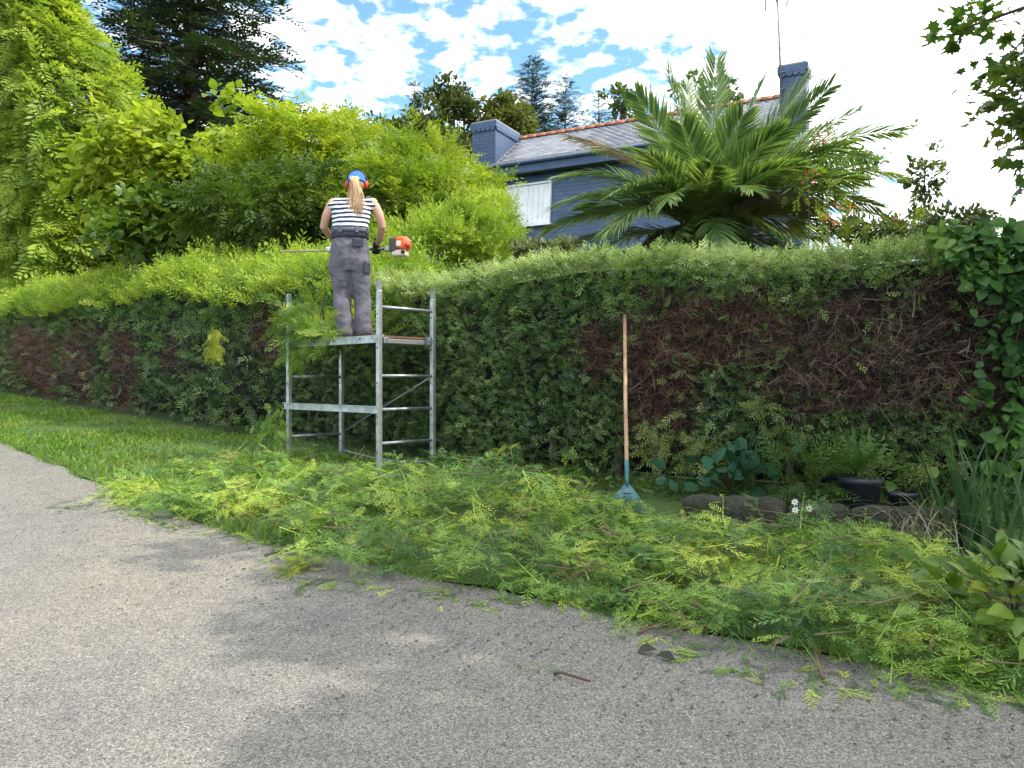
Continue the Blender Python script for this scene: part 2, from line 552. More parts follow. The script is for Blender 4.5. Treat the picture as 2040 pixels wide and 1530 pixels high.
ground = sheet('ground', xs, ys, gz, M_SOIL)
ground['label'] = 'rough soil and grass ground under the garden and hedge'

# worn chip-sealed lane: pale grit and dark binder, real grit on top of it further down
m, nt = nodes_of('worn_gritty_tarmac')
tcx = N(nt, "ShaderNodeTexCoord")
P = tcx.outputs['Object']
vo = N(nt, "ShaderNodeTexVoronoi", {'Vector': P, 'Scale': 190.0, 'Randomness': 1.0})
vo2 = N(nt, "ShaderNodeTexVoronoi", {'Vector': P, 'Scale': 95.0, 'Randomness': 1.0})
big = N(nt, "ShaderNodeTexNoise", {'Vector': P, 'Scale': .55, 'Detail': 5.0, 'Roughness': .6})
mid = N(nt, "ShaderNodeTexNoise", {'Vector': P, 'Scale': 5.0, 'Detail': 5.0, 'Roughness': .7})
fin = N(nt, "ShaderNodeTexNoise", {'Vector': P, 'Scale': 240.0, 'Detail': 2.0})
bw = N(nt, "ShaderNodeSeparateColor", {0: vo.outputs['Color']})
bw2 = N(nt, "ShaderNodeSeparateColor", {0: vo2.outputs['Color']})
chip = ramp_node(nt, bw.outputs[0], [(.0, (.080, .079, .077)), (.35, (.150, .147, .140)), (.65, (.185, .179, .168)), (.9, (.235, .226, .205)), (1, (.33, .314, .285))])
chip2 = ramp_node(nt, bw2.outputs[1], [(.0, (.62, .62, .63)), (.22, (.92, .92, .92)), (.75, (1.0, .99, .97)), (1, (1.14, 1.12, 1.08))])
gap = ramp_node(nt, vo.outputs['Distance'], [(.0, (1, 1, 1)), (.55, (1, 1, 1)), (.95, (.45, .45, .45))])
dirt = ramp_node(nt, big.outputs['Fac'], [(.30, (.80, .81, .83)), (.5, (.98, .975, .965)), (.7, (1.14, 1.10, 1.02))])
dirt2 = ramp_node(nt, mid.outputs['Fac'], [(.3, (.86, .86, .87)), (.65, (1.08, 1.07, 1.04))])
def mul(a, b, f=1.0):
    return N(nt, "ShaderNodeMix", {'Factor': f, 'A': a, 'B': b}, data_type='RGBA', blend_type='MULTIPLY').outputs['Result']
col = mul(mul(mul(mul(chip, chip2), gap), dirt), dirt2)
hsum = N(nt, "ShaderNodeMath", {0: vo.outputs['Distance'], 1: fin.outputs['Fac']}, operation='SUBTRACT')
bp = N(nt, "ShaderNodeBump", {'Height': hsum.outputs[0], 'Strength': .40, 'Distance': .005})
bp.invert = True
pb = N(nt, "ShaderNodeBsdfPrincipled", {'Base Color': col, 'Roughness': .9, 'Specular IOR Level': .25, 'Normal': bp.outputs[0]})
N(nt, "ShaderNodeOutputMaterial", {'Surface': pb.outputs[0]})
M_ROAD = m

# the lane follows its own edge line (slightly frayed); the far side is out of the picture on the left
es = np.linspace(0, 1, 500)
seg = np.r_[0, np.cumsum(np.linalg.norm(np.diff(EDGE, axis=0), axis=1))]
ex = np.interp(es * seg[-1], seg, EDGE[:, 0]); ey = np.interp(es * seg[-1], seg, EDGE[:, 1])
for _ in range(12):
    ex[1:-1] = (ex[:-2] + 2 * ex[1:-1] + ex[2:]) / 4; ey[1:-1] = (ey[:-2] + 2 * ey[1:-1] + ey[2:]) / 4
epts = np.stack([ex, ey, np.zeros_like(ex)], -1)
fray = .05 * vnoise(epts, 3, 4, 2.2)
tn = norm(np.gradient(epts, axis=0)); nl = np.stack([tn[:, 1], -tn[:, 0]], -1)      # to the lane side
nl = np.where((nl @ np.array([-.6, -.8]))[:, None] < 0, -nl, nl)
edge_in = epts[:, :2] + nl * fray[:, None]
V = []; Fs = []
offs = [0, .4, 1.2, 3.0, 5.5, 9.0]
for i in range(len(es)):
    for o in offs:
        p = edge_in[i] + nl[i] * o
        V.append((p[0], p[1], G * np.clip(p[1], -40, 42) + .012 + .0 * o))
k = len(offs)
for i in range(len(es) - 1):
    for j in range(k - 1):
        Fs.append((i * k + j, i * k + j + 1, (i + 1) * k + j + 1, (i + 1) * k + j))
road = add_obj('road', poly_mesh('road', V, Fs, True), M_ROAD, kind='structure')
road['label'] = 'pale worn gritty tarmac lane rising to the left'

# verge: strip of turf and bare soil between lane and hedge, a little proud of the lane
V = []; Fs = []
cols = np.linspace(0, 1, 9)
hs = np.stack([np.interp(es, np.linspace(0, 1, len(HEDGE)), HEDGE[:, 0]), np.interp(es, np.linspace(0, 1, len(HEDGE)), HEDGE[:, 1])], -1)
hseg = np.r_[0, np.cumsum(np.linalg.norm(np.diff(HEDGE, axis=0), axis=1))]
def hedge_pt(s):
    return np.stack([np.interp(s, hseg, HEDGE[:, 0]), np.interp(s, hseg, HEDGE[:, 1])], -1)
for i in range(len(es)):
    a = edge_in[i] - nl[i] * .0
    q = a - nl[i] * 5.2
    for j, c in enumerate(cols):
        p = a * (1 - c) + q * c
        lift = .018 + .05 * min(1, c * 7) + .012 * math.sin(p[0] * 7.1 + p[1] * 3.3)
        V.append((p[0], p[1], G * p[1] + lift))
k = len(cols)
for i in range(len(es) - 1):
    for j in range(k - 1):
        Fs.append((i * k + j, (i + 1) * k + j, (i + 1) * k + j + 1, i * k + j + 1))
m, nt = nodes_of('thin_turf')
tcx = N(nt, "ShaderNodeTexCoord")
na = N(nt, "ShaderNodeTexNoise", {'Vector': tcx.outputs['Object'], 'Scale': 1.4, 'Detail': 6.0, 'Roughness': .65})
nb = N(nt, "ShaderNodeTexNoise", {'Vector': tcx.outputs['Object'], 'Scale': 40.0, 'Detail': 4.0})
mx = N(nt, "ShaderNodeMix", {'Factor': .5, 'A': na.outputs['Fac'], 'B': nb.outputs['Fac']}, data_type='FLOAT')
tcol_ = ramp_node(nt, mx.outputs[0], [(.32, (.028, .036, .012)), (.46, (.045, .075, .016)), (.58, (.060, .11, .018)), (.70, (.10, .12, .03))])
tb_ = N(nt, "ShaderNodeBump", {'Height': nb.outputs['Fac'], 'Strength': .8, 'Distance': .04})
tp_ = N(nt, "ShaderNodeBsdfPrincipled", {'Base Color': tcol_, 'Roughness': .95, 'Normal': tb_.outputs[0]})
N(nt, "ShaderNodeOutputMaterial", {'Surface': tp_.outputs[0]})
verge = add_obj('verge', poly_mesh('verge', V, Fs, True), m, kind='structure')
verge['label'] = 'grassy verge between the lane and the hedge'
def vz(x, y):
    "height of the verge surface"
    return G * y + .068

# short turf of the verge (nobody could count it)
M_GRASS = leaf_mat('verge_grass', [(.055, .125, .012), (.09, .19, .016), (.135, .235, .022), (.21, .24, .045)], trans=.3, nscale=1.6, noise_w=.6)
n = 26000
s = rng.random(n) ** 1.0
x = rng.uniform(-17, -.6, n)
y = edge_y(x) + (hedge_y(x) - edge_y(x)) * rng.random(n) ** .9 * 1.03
keep = (rng.random(n) < np.clip(1.25 - (x + 9) * .05, .3, 1)) 
x, y = x[keep], y[keep]; n = len(x)
pos = np.stack([x, y, vz(x, y) - .012], -1)
d = rdir(n, 0); d[:, 2] = np.abs(d[:, 2]) + .7
R = frames(d, rdir(n))
g = Fol(); sz = rng.uniform(.045, .09, n) * (1 + .3 * vnoise(pos, 5, 2, .8))
g.put(t_blade(.25, .3), pos, R, sz)
# taller tufts and moss at the frayed edge of the lane, on both pieces of verge in view
n = 7000
ii = rng.integers(120, 430, n)
pos = np.zeros((n, 3)); off = np.abs(rng.normal(0, .07, n)) - .03
pos[:, :2] = edge_in[ii] - nl[ii] * off[:, None] + rng.normal(0, .02, (n, 2))
pos[:, 2] = G * pos[:, 1] + .012 + .04 * np.clip(off * 6, 0, 1)
d = rdir(n, 0); d[:, 2] = np.abs(d[:, 2]) + .5
g.put(t_blade(.14, .4), pos, frames(d, rdir(n)), rng.uniform(.03, .075, n))
verge_grass = tag(g.build('verge_grass', M_GRASS), 'short green turf along the verge beside the lane', 'grass', kind='stuff')

# ------------------------------------------------------------------ the hedge
M_HEDGE = leaf_mat('cypress_hedge_green', [(.014, .036, .012), (.033, .075, .020), (.064, .13, .032), (.115, .195, .05), (.22, .30, .10)], trans=.25, nscale=2.2, noise_w=.28, rough=.42, spec=.5)
M_HEDGE_TIP = leaf_mat('cypress_new_growth', [(.11, .20, .025), (.20, .31, .035), (.32, .43, .05), (.45, .52, .09)], trans=.48, nscale=1.2, noise_w=.45, tcol=(1.2, 1.2, .6))
M_HEDGE_CUT = leaf_mat('cypress_clipped_top', [(.10, .17, .05), (.22, .31, .10), (.37, .46, .19), (.50, .58, .30)], trans=.40, nscale=2.0, noise_w=.4)  # pale cut tips, with sunlight on the top put into the colour
M_DEAD = leaf_mat('dead_cypress_twigs', [(.020, .011, .008), (.062, .033, .023), (.115, .068, .048), (.23, .165, .12)], trans=.05, nscale=2.0, noise_w=.3, tcol=(1, .8, .6), spec=.25)
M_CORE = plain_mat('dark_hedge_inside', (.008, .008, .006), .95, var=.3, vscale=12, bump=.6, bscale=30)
M_BARK = plain_mat('grey_brown_bark', (.095, .07, .05), .9, var=.3, vscale=14, bump=.7, bscale=40)

hedge = thing('hedge', (0.0, 7.9, gz(0, 7.9)), 'long clipped cypress hedge with brown dead patches, half trimmed', 'hedge')
S_TRIM = np.interp(-1.55, HEDGE[:, 0], hseg)          # left of here the top is still untrimmed
S_END = np.interp(4.3, HEDGE[:, 0], hseg)
S_BEG = np.interp(-19.0, HEDGE[:, 0], hseg)
def hedge_frame(s):
    p = hedge_pt(s); q = hedge_pt(s + .6); r_ = hedge_pt(s - .6)
    t = norm(q - r_); nrm = np.stack([t[:, 1], -t[:, 0]], -1)      # out of the front face, towards the lane
    nrm = np.where((nrm[:, 1] > 0)[:, None], -nrm, nrm)
    return p, t, nrm
def hedge_h(s):
    "height of the clipped top above its foot"
    return 2.14 + .06 * np.sin(s * 1.7) + .05 * np.sin(s * .6 + 1) + .30 * sstep(S_TRIM - s, 0.0, 1.2) * .8
def dead(x, h, P):
    "share of dead twigs on the front face at world x and height h"
    def blob(cx, ch, rx, rh): return np.clip(1.25 - np.sqrt(((x - cx) / rx) ** 2 + ((h - ch) / rh) ** 2), 0, 1)
    b = np.maximum.reduce([blob(2.95, 1.30, 1.10, .52), blob(1.75, 1.45, .75, .38), blob(.80, 1.25, .30, .42), blob(1.25, .95, .38, .55),
                           blob(3.7, 1.5, .7, .5), blob(-10.2, .9, 1.5, 1.0), blob(-8.2, .7, .5, .9), blob(-6.6, .75, .5, .8), blob(-3.25, 1.4, .35, .45), blob(-5.2, 1.1, .3, .4), blob(-7.4, 1.5, .25, .3)])
    return np.clip(b * 1.95 - .12 + .95 * vnoise(P, 11, 4, 1.9) * (b > .05), 0, 1)

# solid mass added to stop light; near-black colour stands for shade between sprays
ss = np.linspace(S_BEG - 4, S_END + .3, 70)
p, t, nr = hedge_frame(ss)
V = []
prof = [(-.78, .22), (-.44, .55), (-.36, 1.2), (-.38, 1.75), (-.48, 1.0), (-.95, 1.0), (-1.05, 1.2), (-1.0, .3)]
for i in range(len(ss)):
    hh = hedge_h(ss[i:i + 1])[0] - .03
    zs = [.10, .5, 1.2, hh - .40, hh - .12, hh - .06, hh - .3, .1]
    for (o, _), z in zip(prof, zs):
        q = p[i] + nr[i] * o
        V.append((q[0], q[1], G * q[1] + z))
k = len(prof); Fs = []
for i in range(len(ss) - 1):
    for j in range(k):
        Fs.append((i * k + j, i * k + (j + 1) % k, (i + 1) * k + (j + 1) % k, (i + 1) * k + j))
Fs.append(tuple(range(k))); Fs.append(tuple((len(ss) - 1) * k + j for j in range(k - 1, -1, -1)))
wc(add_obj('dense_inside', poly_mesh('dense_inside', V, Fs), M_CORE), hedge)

# clipped front face
def face_points(n, s0, s1):
    s = rng.uniform(s0, s1, n); p, t, nr = hedge_frame(s); hh = hedge_h(s)
    h = hh * (rng.random(n) * .97 + .03)
    P = np.stack([p[:, 0], p[:, 1], h], -1)
    off = .09 * vnoise(P, 21, 4, 1.6) - .05 - .20 * sstep(-h, -.45, 0.0) - .34 * sstep(h - hh, -.28, .0) ** 2
    off += .03 - .22 * rng.random(n) ** 1.6
    pos = np.stack([p[:, 0] + nr[:, 0] * off, p[:, 1] + nr[:, 1] * off, G * p[:, 1] + .03 + h], -1)
    return s, h, hh, pos, t, nr
green, brown, upper, red = Fol(), Fol(), Fol(), Fol()
for (n, s0, s1, size) in ((25000, np.interp(-3.2, HEDGE[:, 0], hseg), S_END, .105), (13500, S_BEG, np.interp(-3.2, HEDGE[:, 0], hseg), .18)):
    s, h, hh, pos, t, nr = face_points(n, s0, s1)
    dd = dead(pos[:, 0], h, pos)
    isd = rng.random(n) < dd * .90
    gap = (vnoise(pos, 77, 4, 3.4) < -.50) | ((h < .22) & (rng.random(n) < .75))
    n3 = np.concatenate([nr, np.zeros((n, 1))], -1); t3 = np.concatenate([t, np.zeros((n, 1))], -1)
    d = n3 * rng.uniform(.25, 1.0, (n, 1)) + t3 * rng.normal(0, .8, (n, 1)) + np.array([0, 0, 1]) * rng.normal(.15, .62, (n, 1))
    hint = n3 * .6 + rdir(n) * .8 + np.array([0, 0, .5])
    R = frames(d, hint)
    sz = size * rng.uniform(.6, 1.35, n)
    for k in range(5):
        mk = (~isd) & (~gap) & (np.arange(n) % 5 == k)
        lit_tone = rng.random(n) < sstep(h / hh + .07 * vnoise(pos, 55, 3, 1.2), np.where(s < S_TRIM, .48, .60), np.where(s < S_TRIM, .90, .92))  # sprays near the top that get the lit-looking green
        green.put(FROND_S[k], pos[mk & ~lit_tone], R[mk & ~lit_tone], sz[mk & ~lit_tone])
        upper.put(FROND_S[k], pos[mk & lit_tone], R[mk & lit_tone], sz[mk & lit_tone] * 1.15)
    for k in range(6):
        mk = isd & (np.arange(n) % 6 == k) & (pos[:, 0] < 2.0 + .3 * rng.random(n))
        red.put(TWIG[k], pos[mk] - n3[mk] * .01, R[mk], sz[mk] * 1.2)
        red.put(TWIG[(k + 2) % 6], pos[mk] - n3[mk] * .02, frames(rdir(mk.sum()), rdir(mk.sum())), sz[mk] * 1.0)
        mk = isd & (np.arange(n) % 6 == k) & (pos[:, 0] > 2.0)
        brown.put(TWIG[k], pos[mk] - n3[mk] * .03, R[mk], sz[mk] * 1.25)
        brown.put(TWIG[(k + 1) % 6], pos[mk] - n3[mk] * .02, frames(rdir(mk.sum()), rdir(mk.sum())), sz[mk] * 1.0)
        mk &= rng.random(n) < .3
        brown.put(FROND_S[k % 5], pos[mk] - n3[mk] * .05, frames(rdir(mk.sum()) , rdir(mk.sum())), sz[mk] * .8)
wc(green.build('clipped_foliage', M_HEDGE), hedge)['kind'] = 'stuff'
M_HEDGE_MID = leaf_mat('cypress_upper_green', [(.025, .060, .016), (.060, .125, .030), (.125, .22, .045), (.26, .37, .095)], trans=.32, nscale=1.7, noise_w=.35)  # lighter green for the upper face, its light put into the colour
wc(upper.build('upper_foliage', M_HEDGE_MID), hedge)['kind'] = 'stuff'
M_DEADRED = leaf_mat('rusty_dead_cypress', [(.035, .014, .010), (.085, .036, .022), (.14, .066, .042), (.22, .13, .09)], trans=.08, nscale=2.0, noise_w=.3, tcol=(1, .8, .6))
o = wc(red.build('dead_twigs', M_DEADRED), hedge); o['label'] = 'rusty brown dead patches'; o['kind'] = 'stuff'
o = wc(brown.build('dead_twigs', M_DEAD), hedge); o['label'] = 'brown dead patches of bare twigs'; o['kind'] = 'stuff'

# pale long bare twigs sticking out of the big dead patch
tw = Fol(); n = 520
x = rng.normal(2.9, .75, n); x = np.clip(x, .9, 4.2); h = np.clip(rng.normal(1.3, .35, n), .5, 1.85)
s = np.interp(x, HEDGE[:, 0], hseg); p, t, nr = hedge_frame(s)
off = rng.uniform(-.12, .0, n)
pos = np.stack([p[:, 0] + nr[:, 0] * off, p[:, 1] + nr[:, 1] * off, G * p[:, 1] + h], -1)
d = np.concatenate([nr * .5, np.zeros((n, 1))], -1) + rdir(n, .35)
for k in range(6):
    mk = np.arange(n) % 6 == k
    tw.put(TWIG[k], pos[mk], frames(d[mk], rdir(mk.sum())), rng.uniform(.12, .26, (mk.sum())) )
M_TWIGPALE = leaf_mat('pale_bare_twigs', [(.06, .04, .035), (.12, .085, .07), (.22, .17, .14)], trans=.05, noise_w=.2)
wc(tw.build('bare_twigs', M_TWIGPALE), hedge)['kind'] = 'stuff'

# fresh yellowish sprays hanging low under the big dead patch
lo = Fol(); n = 620
x = rng.uniform(1.15, 3.5, n); h = .34 + .62 * rng.random(n) * (1 - .35 * np.abs(x - 2.2)); s = np.interp(x, HEDGE[:, 0], hseg); p, t, nr = hedge_frame(s)
off = rng.uniform(-.10, .06, n)
pos = np.stack([p[:, 0] + nr[:, 0] * off, p[:, 1] + nr[:, 1] * off, G * p[:, 1] + h], -1)
keep = vnoise(pos, 57, 3, 2.0) > -.1; pos, nr, n = pos[keep], nr[keep], int(keep.sum())
d = np.concatenate([nr * .7, np.zeros((n, 1))], -1) + rdir(n) * .6 + np.array([0, 0, -.35])
for k in range(5):
    mk = np.arange(n) % 5 == k
    lo.put(FROND[k], pos[mk], frames(d[mk], rdir(mk.sum()) * .6 + np.array([0, -.5, .6])), rng.uniform(.12, .22, mk.sum()))
wc(lo.build('low_sprays', leaf_mat('cypress_low_fresh', [(.05, .085, .022), (.11, .16, .04), (.20, .26, .07), (.30, .34, .11)], trans=.3, noise_w=.3)), hedge)['kind'] = 'stuff'
# freshly clipped flat top, right of the woman
top = Fol(); n = 8500
s = rng.uniform(S_TRIM - .3, S_END, n); p, t, nr = hedge_frame(s); w = rng.random(n) ** 1.3
off = .04 - w * 1.12 - .10
hh = hedge_h(s) - .05 * (w > .8) - .10 * np.clip(1 - w / .12, 0, 1)
pos = np.stack([p[:, 0] + nr[:, 0] * off, p[:, 1] + nr[:, 1] * off, G * p[:, 1] + hh + rng.uniform(-.06, .03, n)], -1)
pos[:, 2] += .05 * vnoise(pos, 31, 3, 1.8)
d = rdir(n, .55); d[:, :2] += nr * .35
for k in range(5):
    mk = np.arange(n) % 5 == k
    top.put(FROND_S[k], pos[mk], frames(d[mk], rdir(mk.sum(), .8)), .135 * rng.uniform(.6, 1.3, mk.sum()))
wc(top.build('clipped_top', M_HEDGE_CUT), hedge)['kind'] = 'stuff'

# untrimmed feathery top on the left, leaning over the front edge
sh = Fol(); n = 10500
s = rng.uniform(S_BEG, S_TRIM + .15, n); p, t, nr = hedge_frame(s); w = rng.random(n)
off = .12 - w * 1.35
hb = hedge_h(s) - .30 * np.clip(1 - (w / .30), 0, 1) ** 1.3 + .18 * sstep(w, .2, .7)
hb = hb * (1 - .14 * sstep(s, S_TRIM - .5, S_TRIM + .2))
pos = np.stack([p[:, 0] + nr[:, 0] * off, p[:, 1] + nr[:, 1] * off, G * p[:, 1] + hb + rng.uniform(-.22, .06, n)], -1)
pos[:, 2] += .05 * vnoise(pos, 41, 3, 1.1)
d = rdir(n, .9); d[:, :2] += nr * np.clip(.8 - w[:, None] * 1.4, 0, 1) * .9
L = rng.uniform(.18, .37, n) * (1 + .35 * vnoise(pos, 43, 2, 1.5))
for k in range(4):
    mk = np.arange(n) % 4 == k
    sh.put(SHOOT[k] if k % 2 else FROND[k], pos[mk], frames(d[mk], rdir(mk.sum())), L[mk])
wc(sh.build('untrimmed_shoots', M_HEDGE_TIP), hedge)['kind'] = 'stuff'
# stems at the foot of the hedge, each its own part
for i, s in enumerate(np.arange(np.interp(-5.5, HEDGE[:, 0], hseg), S_END, .62)):
    s = s + rng.uniform(-.12, .12); p, t, nr = hedge_frame(np.array([s]))
    q = p[0] + nr[0] * -.52; z = G * q[1]
    P = [(q[0], q[1], z - .1), (q[0] + rng.uniform(-.03, .03), q[1], z + .3), (q[0] + rng.uniform(-.08, .08), q[1] + .05, z + .8)]
    wc(Acc().tube(P, [.05, .04, .03], 7).build('stem', M_BARK, smooth=True), hedge)
# ------------------------------------------------------------------ the slate-hung house behind the palm
def slate_mat(name, c1, c2, c3, sx=4.2, sy=9.0, vec='Object'):
    m, nt = nodes_of(name)
    tcx = N(nt, "ShaderNodeTexCoord")
    sp = N(nt, "ShaderNodeSeparateXYZ", {0: tcx.outputs['Object']})
    ad = N(nt, "ShaderNodeMath", {0: sp.outputs[0], 1: sp.outputs[1]}, operation='ADD')
    cb = N(nt, "ShaderNodeCombineXYZ", {0: ad.outputs[0], 1: sp.outputs[2]})
    br = N(nt, "ShaderNodeTexBrick", {'Vector': cb.outputs[0], 'Color1': rgba(c1), 'Color2': rgba(c2), 'Mortar': rgba(c3), 'Scale': 1.0, 'Mortar Size': .006, 'Mortar Smooth': .3, 'Brick Width': 1 / sx, 'Row Height': 1 / sy, 'Bias': 0.0})
    nn = N(nt, "ShaderNodeTexNoise", {'Vector': tcx.outputs['Object'], 'Scale': 1.3, 'Detail': 5.0})
    mo = ramp_node(nt, nn.outputs['Fac'], [(.3, (.8, .82, .86)), (.7, (1.15, 1.13, 1.1))])
    col = N(nt, "ShaderNodeMix", {'Factor': 1.0, 'A': br.outputs['Color'], 'B': mo}, data_type='RGBA', blend_type='MULTIPLY').outputs['Result']
    inv = N(nt, "ShaderNodeMath", {0: 1.0, 1: br.outputs['Fac']}, operation='SUBTRACT')
    bp = N(nt, "ShaderNodeBump", {'Height': inv.outputs[0], 'Strength': .7, 'Distance': .01})
    pb = N(nt, "ShaderNodeBsdfPrincipled", {'Base Color': col, 'Roughness': .5, 'Specular IOR Level': .5, 'Normal': bp.outputs[0]})
    N(nt, "ShaderNodeOutputMaterial", {'Surface': pb.outputs[0]})
    return m
M_WALL = slate_mat('blue_slate_hanging', (.040, .074, .142), (.052, .092, .172), (.024, .041, .082))
m, nt = nodes_of('roof_slate')
oi = N(nt, "ShaderNodeObjectInfo"); at_ = N(nt, "ShaderNodeAttribute", attribute_name='rnd')
sm = N(nt, "ShaderNodeMath", {0: oi.outputs['Random'], 1: at_.outputs['Fac']}, operation='ADD')
fr = N(nt, "ShaderNodeMath", {0: sm.outputs[0]}, operation='FRACT')
tcx = N(nt, "ShaderNodeTexCoord")
gm = N(nt, "ShaderNodeNewGeometry")
nn = N(nt, "ShaderNodeTexNoise", {'Vector': gm.outputs['Position'], 'Scale': 2.2, 'Detail': 6.0, 'Roughness': .7})
mx = N(nt, "ShaderNodeMix", {'Factor': .5, 'A': fr.outputs[0], 'B': nn.outputs['Fac']}, data_type='FLOAT')
col = ramp_node(nt, mx.outputs[0], [(.2, (.070, .087, .125)), (.45, (.105, .125, .165)), (.65, (.145, .15, .168)), (.85, (.22, .205, .18))])
pb = N(nt, "ShaderNodeBsdfPrincipled", {'Base Color': col, 'Roughness': .48, 'Specular IOR Level': .5})
N(nt, "ShaderNodeOutputMaterial", {'Surface': pb.outputs[0]})
M_SLATE = m
M_RIDGE = plain_mat('terracotta_ridge', (.30, .115, .06), .8, var=.35, vscale=6, bump=.4)
M_FASCIA = plain_mat('blue_grey_fascia', (.055, .095, .18), .55, var=.1)
M_WHITE = plain_mat('white_paint', (.70, .73, .75), .5, var=.06, vscale=3)
M_SLOT = plain_mat('grey_hinge', (.25, .28, .31), .5)
M_DARKMET = plain_mat('dark_metal', (.06, .07, .08), .5, metal=.5)

HB = np.array([-.11, 22.0, 2.40]); HRZ = -math.radians(27.5)
house = thing('slate_house', HB, 'blue slate-hung house with two chimneys behind the palm', 'house', rz=HRZ)
def wp(s, z, proud=0.0): return (s, -(4.85 - z) * .115 - proud, z)
# slightly battered walls
a = Acc()
S0, S1, PB = -.78, 7.35, 4.6
V8 = [(S0, -.56, 0), (S1, -.56, 0), (S0, PB, 0), (S1, PB, 0), (S0, 0, 4.86), (S1, 0, 4.86), (S0, PB, 4.86), (S1, PB, 4.86)]
a.hexa(V8)
# gable triangles
for s_, e in ((S0, 1), (S1, -1)):
    a.add([(s_, 0, 4.87), (s_, PB, 4.87), (s_, 2.3, 6.58), (s_ + .05 * e, 0, 4.87), (s_ + .05 * e, PB, 4.87), (s_ + .05 * e, 2.3, 6.58)],
          [(0, 1, 2), (5, 4, 3), (0, 3, 4, 1), (1, 4, 5, 2), (2, 5, 3, 0)])
a.build('wall', M_WALL, house)
roof = Acc()
prof = [(-.35, 5.08), (.75, 5.50), (2.3, 6.62), (3.9, 5.5), (4.98, 5.06)]
th = .06
V = [(s_, p_, z_) for s_ in (S0 - .12, S1 + .1) for (p_, z_) in prof] + [(s_, p_, z_ - th) for s_ in (S0 - .12, S1 + .1) for (p_, z_) in prof]
Fs = []
for i in range(4):
    Fs += [(i, 5 + i, 6 + i, i + 1), (10 + i, 11 + i, 16 + i, 15 + i)]
Fs += [(0, 10, 15, 5), (4, 9, 19, 14)] + [(i, i + 1, 11 + i, 10 + i) for i in range(4)] + [(5 + i, 15 + i, 16 + i, 6 + i) for i in range(4)]
roof.add(V, Fs)
roof_o = roof.build('roof', M_SLATE, house)
Acc().box(((S0 + S1) / 2, -.34, 4.915), (S1 - S0 + .2, .05, .25)).build('fascia', M_FASCIA, house)
Acc().box(((S0 + S1) / 2, -.17, 4.835), (S1 - S0 + .1, .29, .03)).build('soffit', plain_mat('mossy_soffit', (.10, .14, .07), .8), house)
Acc().tube([(S0 - .1, -.42, 5.04), (S1 + .1, -.42, 5.04)], .045, 10).build('gutter', M_FASCIA, house, smooth=True)
# slates: lower flared slope and upper slope
SW, SH = .235, .125
def slate_mesh():
    a = Acc(); w, l, t = SW / 2 - .004, SH + .05, .008
    return a.hexa([(-w, 0, .006), (w, 0, .006), (-w, l, 0), (w, l, 0), (-w, 0, .006 + t), (w, 0, .006 + t), (-w, l, t), (w, l, t)]).mesh('slate')
sl_me = slate_mesh(); sl_me.materials.append(M_SLATE)
sl = np.array([v.co[:] for v in sl_me.vertices]); slT = []
for pl in sl_me.polygons:
    f = list(pl.vertices); slT += [(f[0], f[1], f[2]), (f[0], f[2], f[3])]
slT = np.array(slT)
rest = Fol(); nind = 0
for (p0, z0), (p1, z1) in ((prof[0], prof[1]), (prof[1], prof[2])):
    L = math.hypot(p1 - p0, z1 - z0); ang = math.atan2(z1 - z0, p1 - p0)
    rows = int(L / SH)
    for r in range(rows):
        off = (r % 2) * SW / 2
        c = p0 + math.cos(ang) * r * SH, z0 + math.sin(ang) * r * SH
        for s_ in np.arange(S0 + .05 + off, S1 - .05, SW):
            if p0 > 0 and s_ > 7.1 and r > 1: continue
            if p0 > 0 and s_ < -.72: continue
            loc = (s_, c[0] - .004 * math.sin(ang), c[1] + .008)
            if (s_ < 1.75 or (s_ > 6.0 and s_ < 7.1 and p0 > 0)) and nind < 300:
                o = bpy.data.objects.new('slate', sl_me); COL.objects.link(o); o.parent = roof_o
                o.location = loc; o.rotation_euler = (ang + random.uniform(-.012, .012), random.uniform(-.008, .008), 0); nind += 1
            else:
                R = np.array(Matrix.Rotation(ang, 3, 'X'))[None]
                rest.put((sl, slT), np.array([loc]), R, np.array([1.0]))
o = rest.build('slates', M_SLATE, roof_o); o['kind'] = 'stuff'
# ridge tiles, one by one
a = Acc(); n = 8
V = []; Fs = []
for y in (0, .34):
    rr = .125 if y == 0 else .105
    for rad in (rr, rr - .02):
        for k in range(n + 1):
            b = math.pi * k / n
            V.append((y, rad * math.cos(b), rad * math.sin(b)))
q = n + 1
for k in range(n):
    Fs += [(k, k + 1, 2 * q + k + 1, 2 * q + k), (q + k + 1, q + k, 3 * q + k, 3 * q + k + 1), (k + 1, k, q + k, q + k + 1), (2 * q + k, 2 * q + k + 1, 3 * q + k + 1, 3 * q + k)]
ridge_me = poly_mesh('ridge_tile', V, Fs, True); ridge_me.materials.append(M_RIDGE)
for s_ in np.arange(-.78, 7.1, .315):
    o = bpy.data.objects.new('ridge_tile', ridge_me); COL.objects.link(o); o.parent = roof_o
    o.location = (s_, 2.3, 6.60 + random.uniform(-.008, .008)); o.rotation_euler = (random.uniform(-.05, .05), 0, random.uniform(-.02, .02))
    if random.random() < .5:
        mo = Acc().ball((0, 0, 0), (.05, .04, .03), 8, 5)
# white corner board of the battered wall
Acc().hexa([wp(S0 - .02, 2.2, .03), wp(S0 + .09, 2.2, .03), wp(S0 - .02, 2.2, -.09), wp(S0 + .09, 2.2, -.09), wp(S0 - .02, 4.80, .03), wp(S0 + .09, 4.80, .03), wp(S0 - .02, 4.80, -.09), wp(S0 + .09, 4.80, -.09)]).build('corner_board', M_WHITE, house)
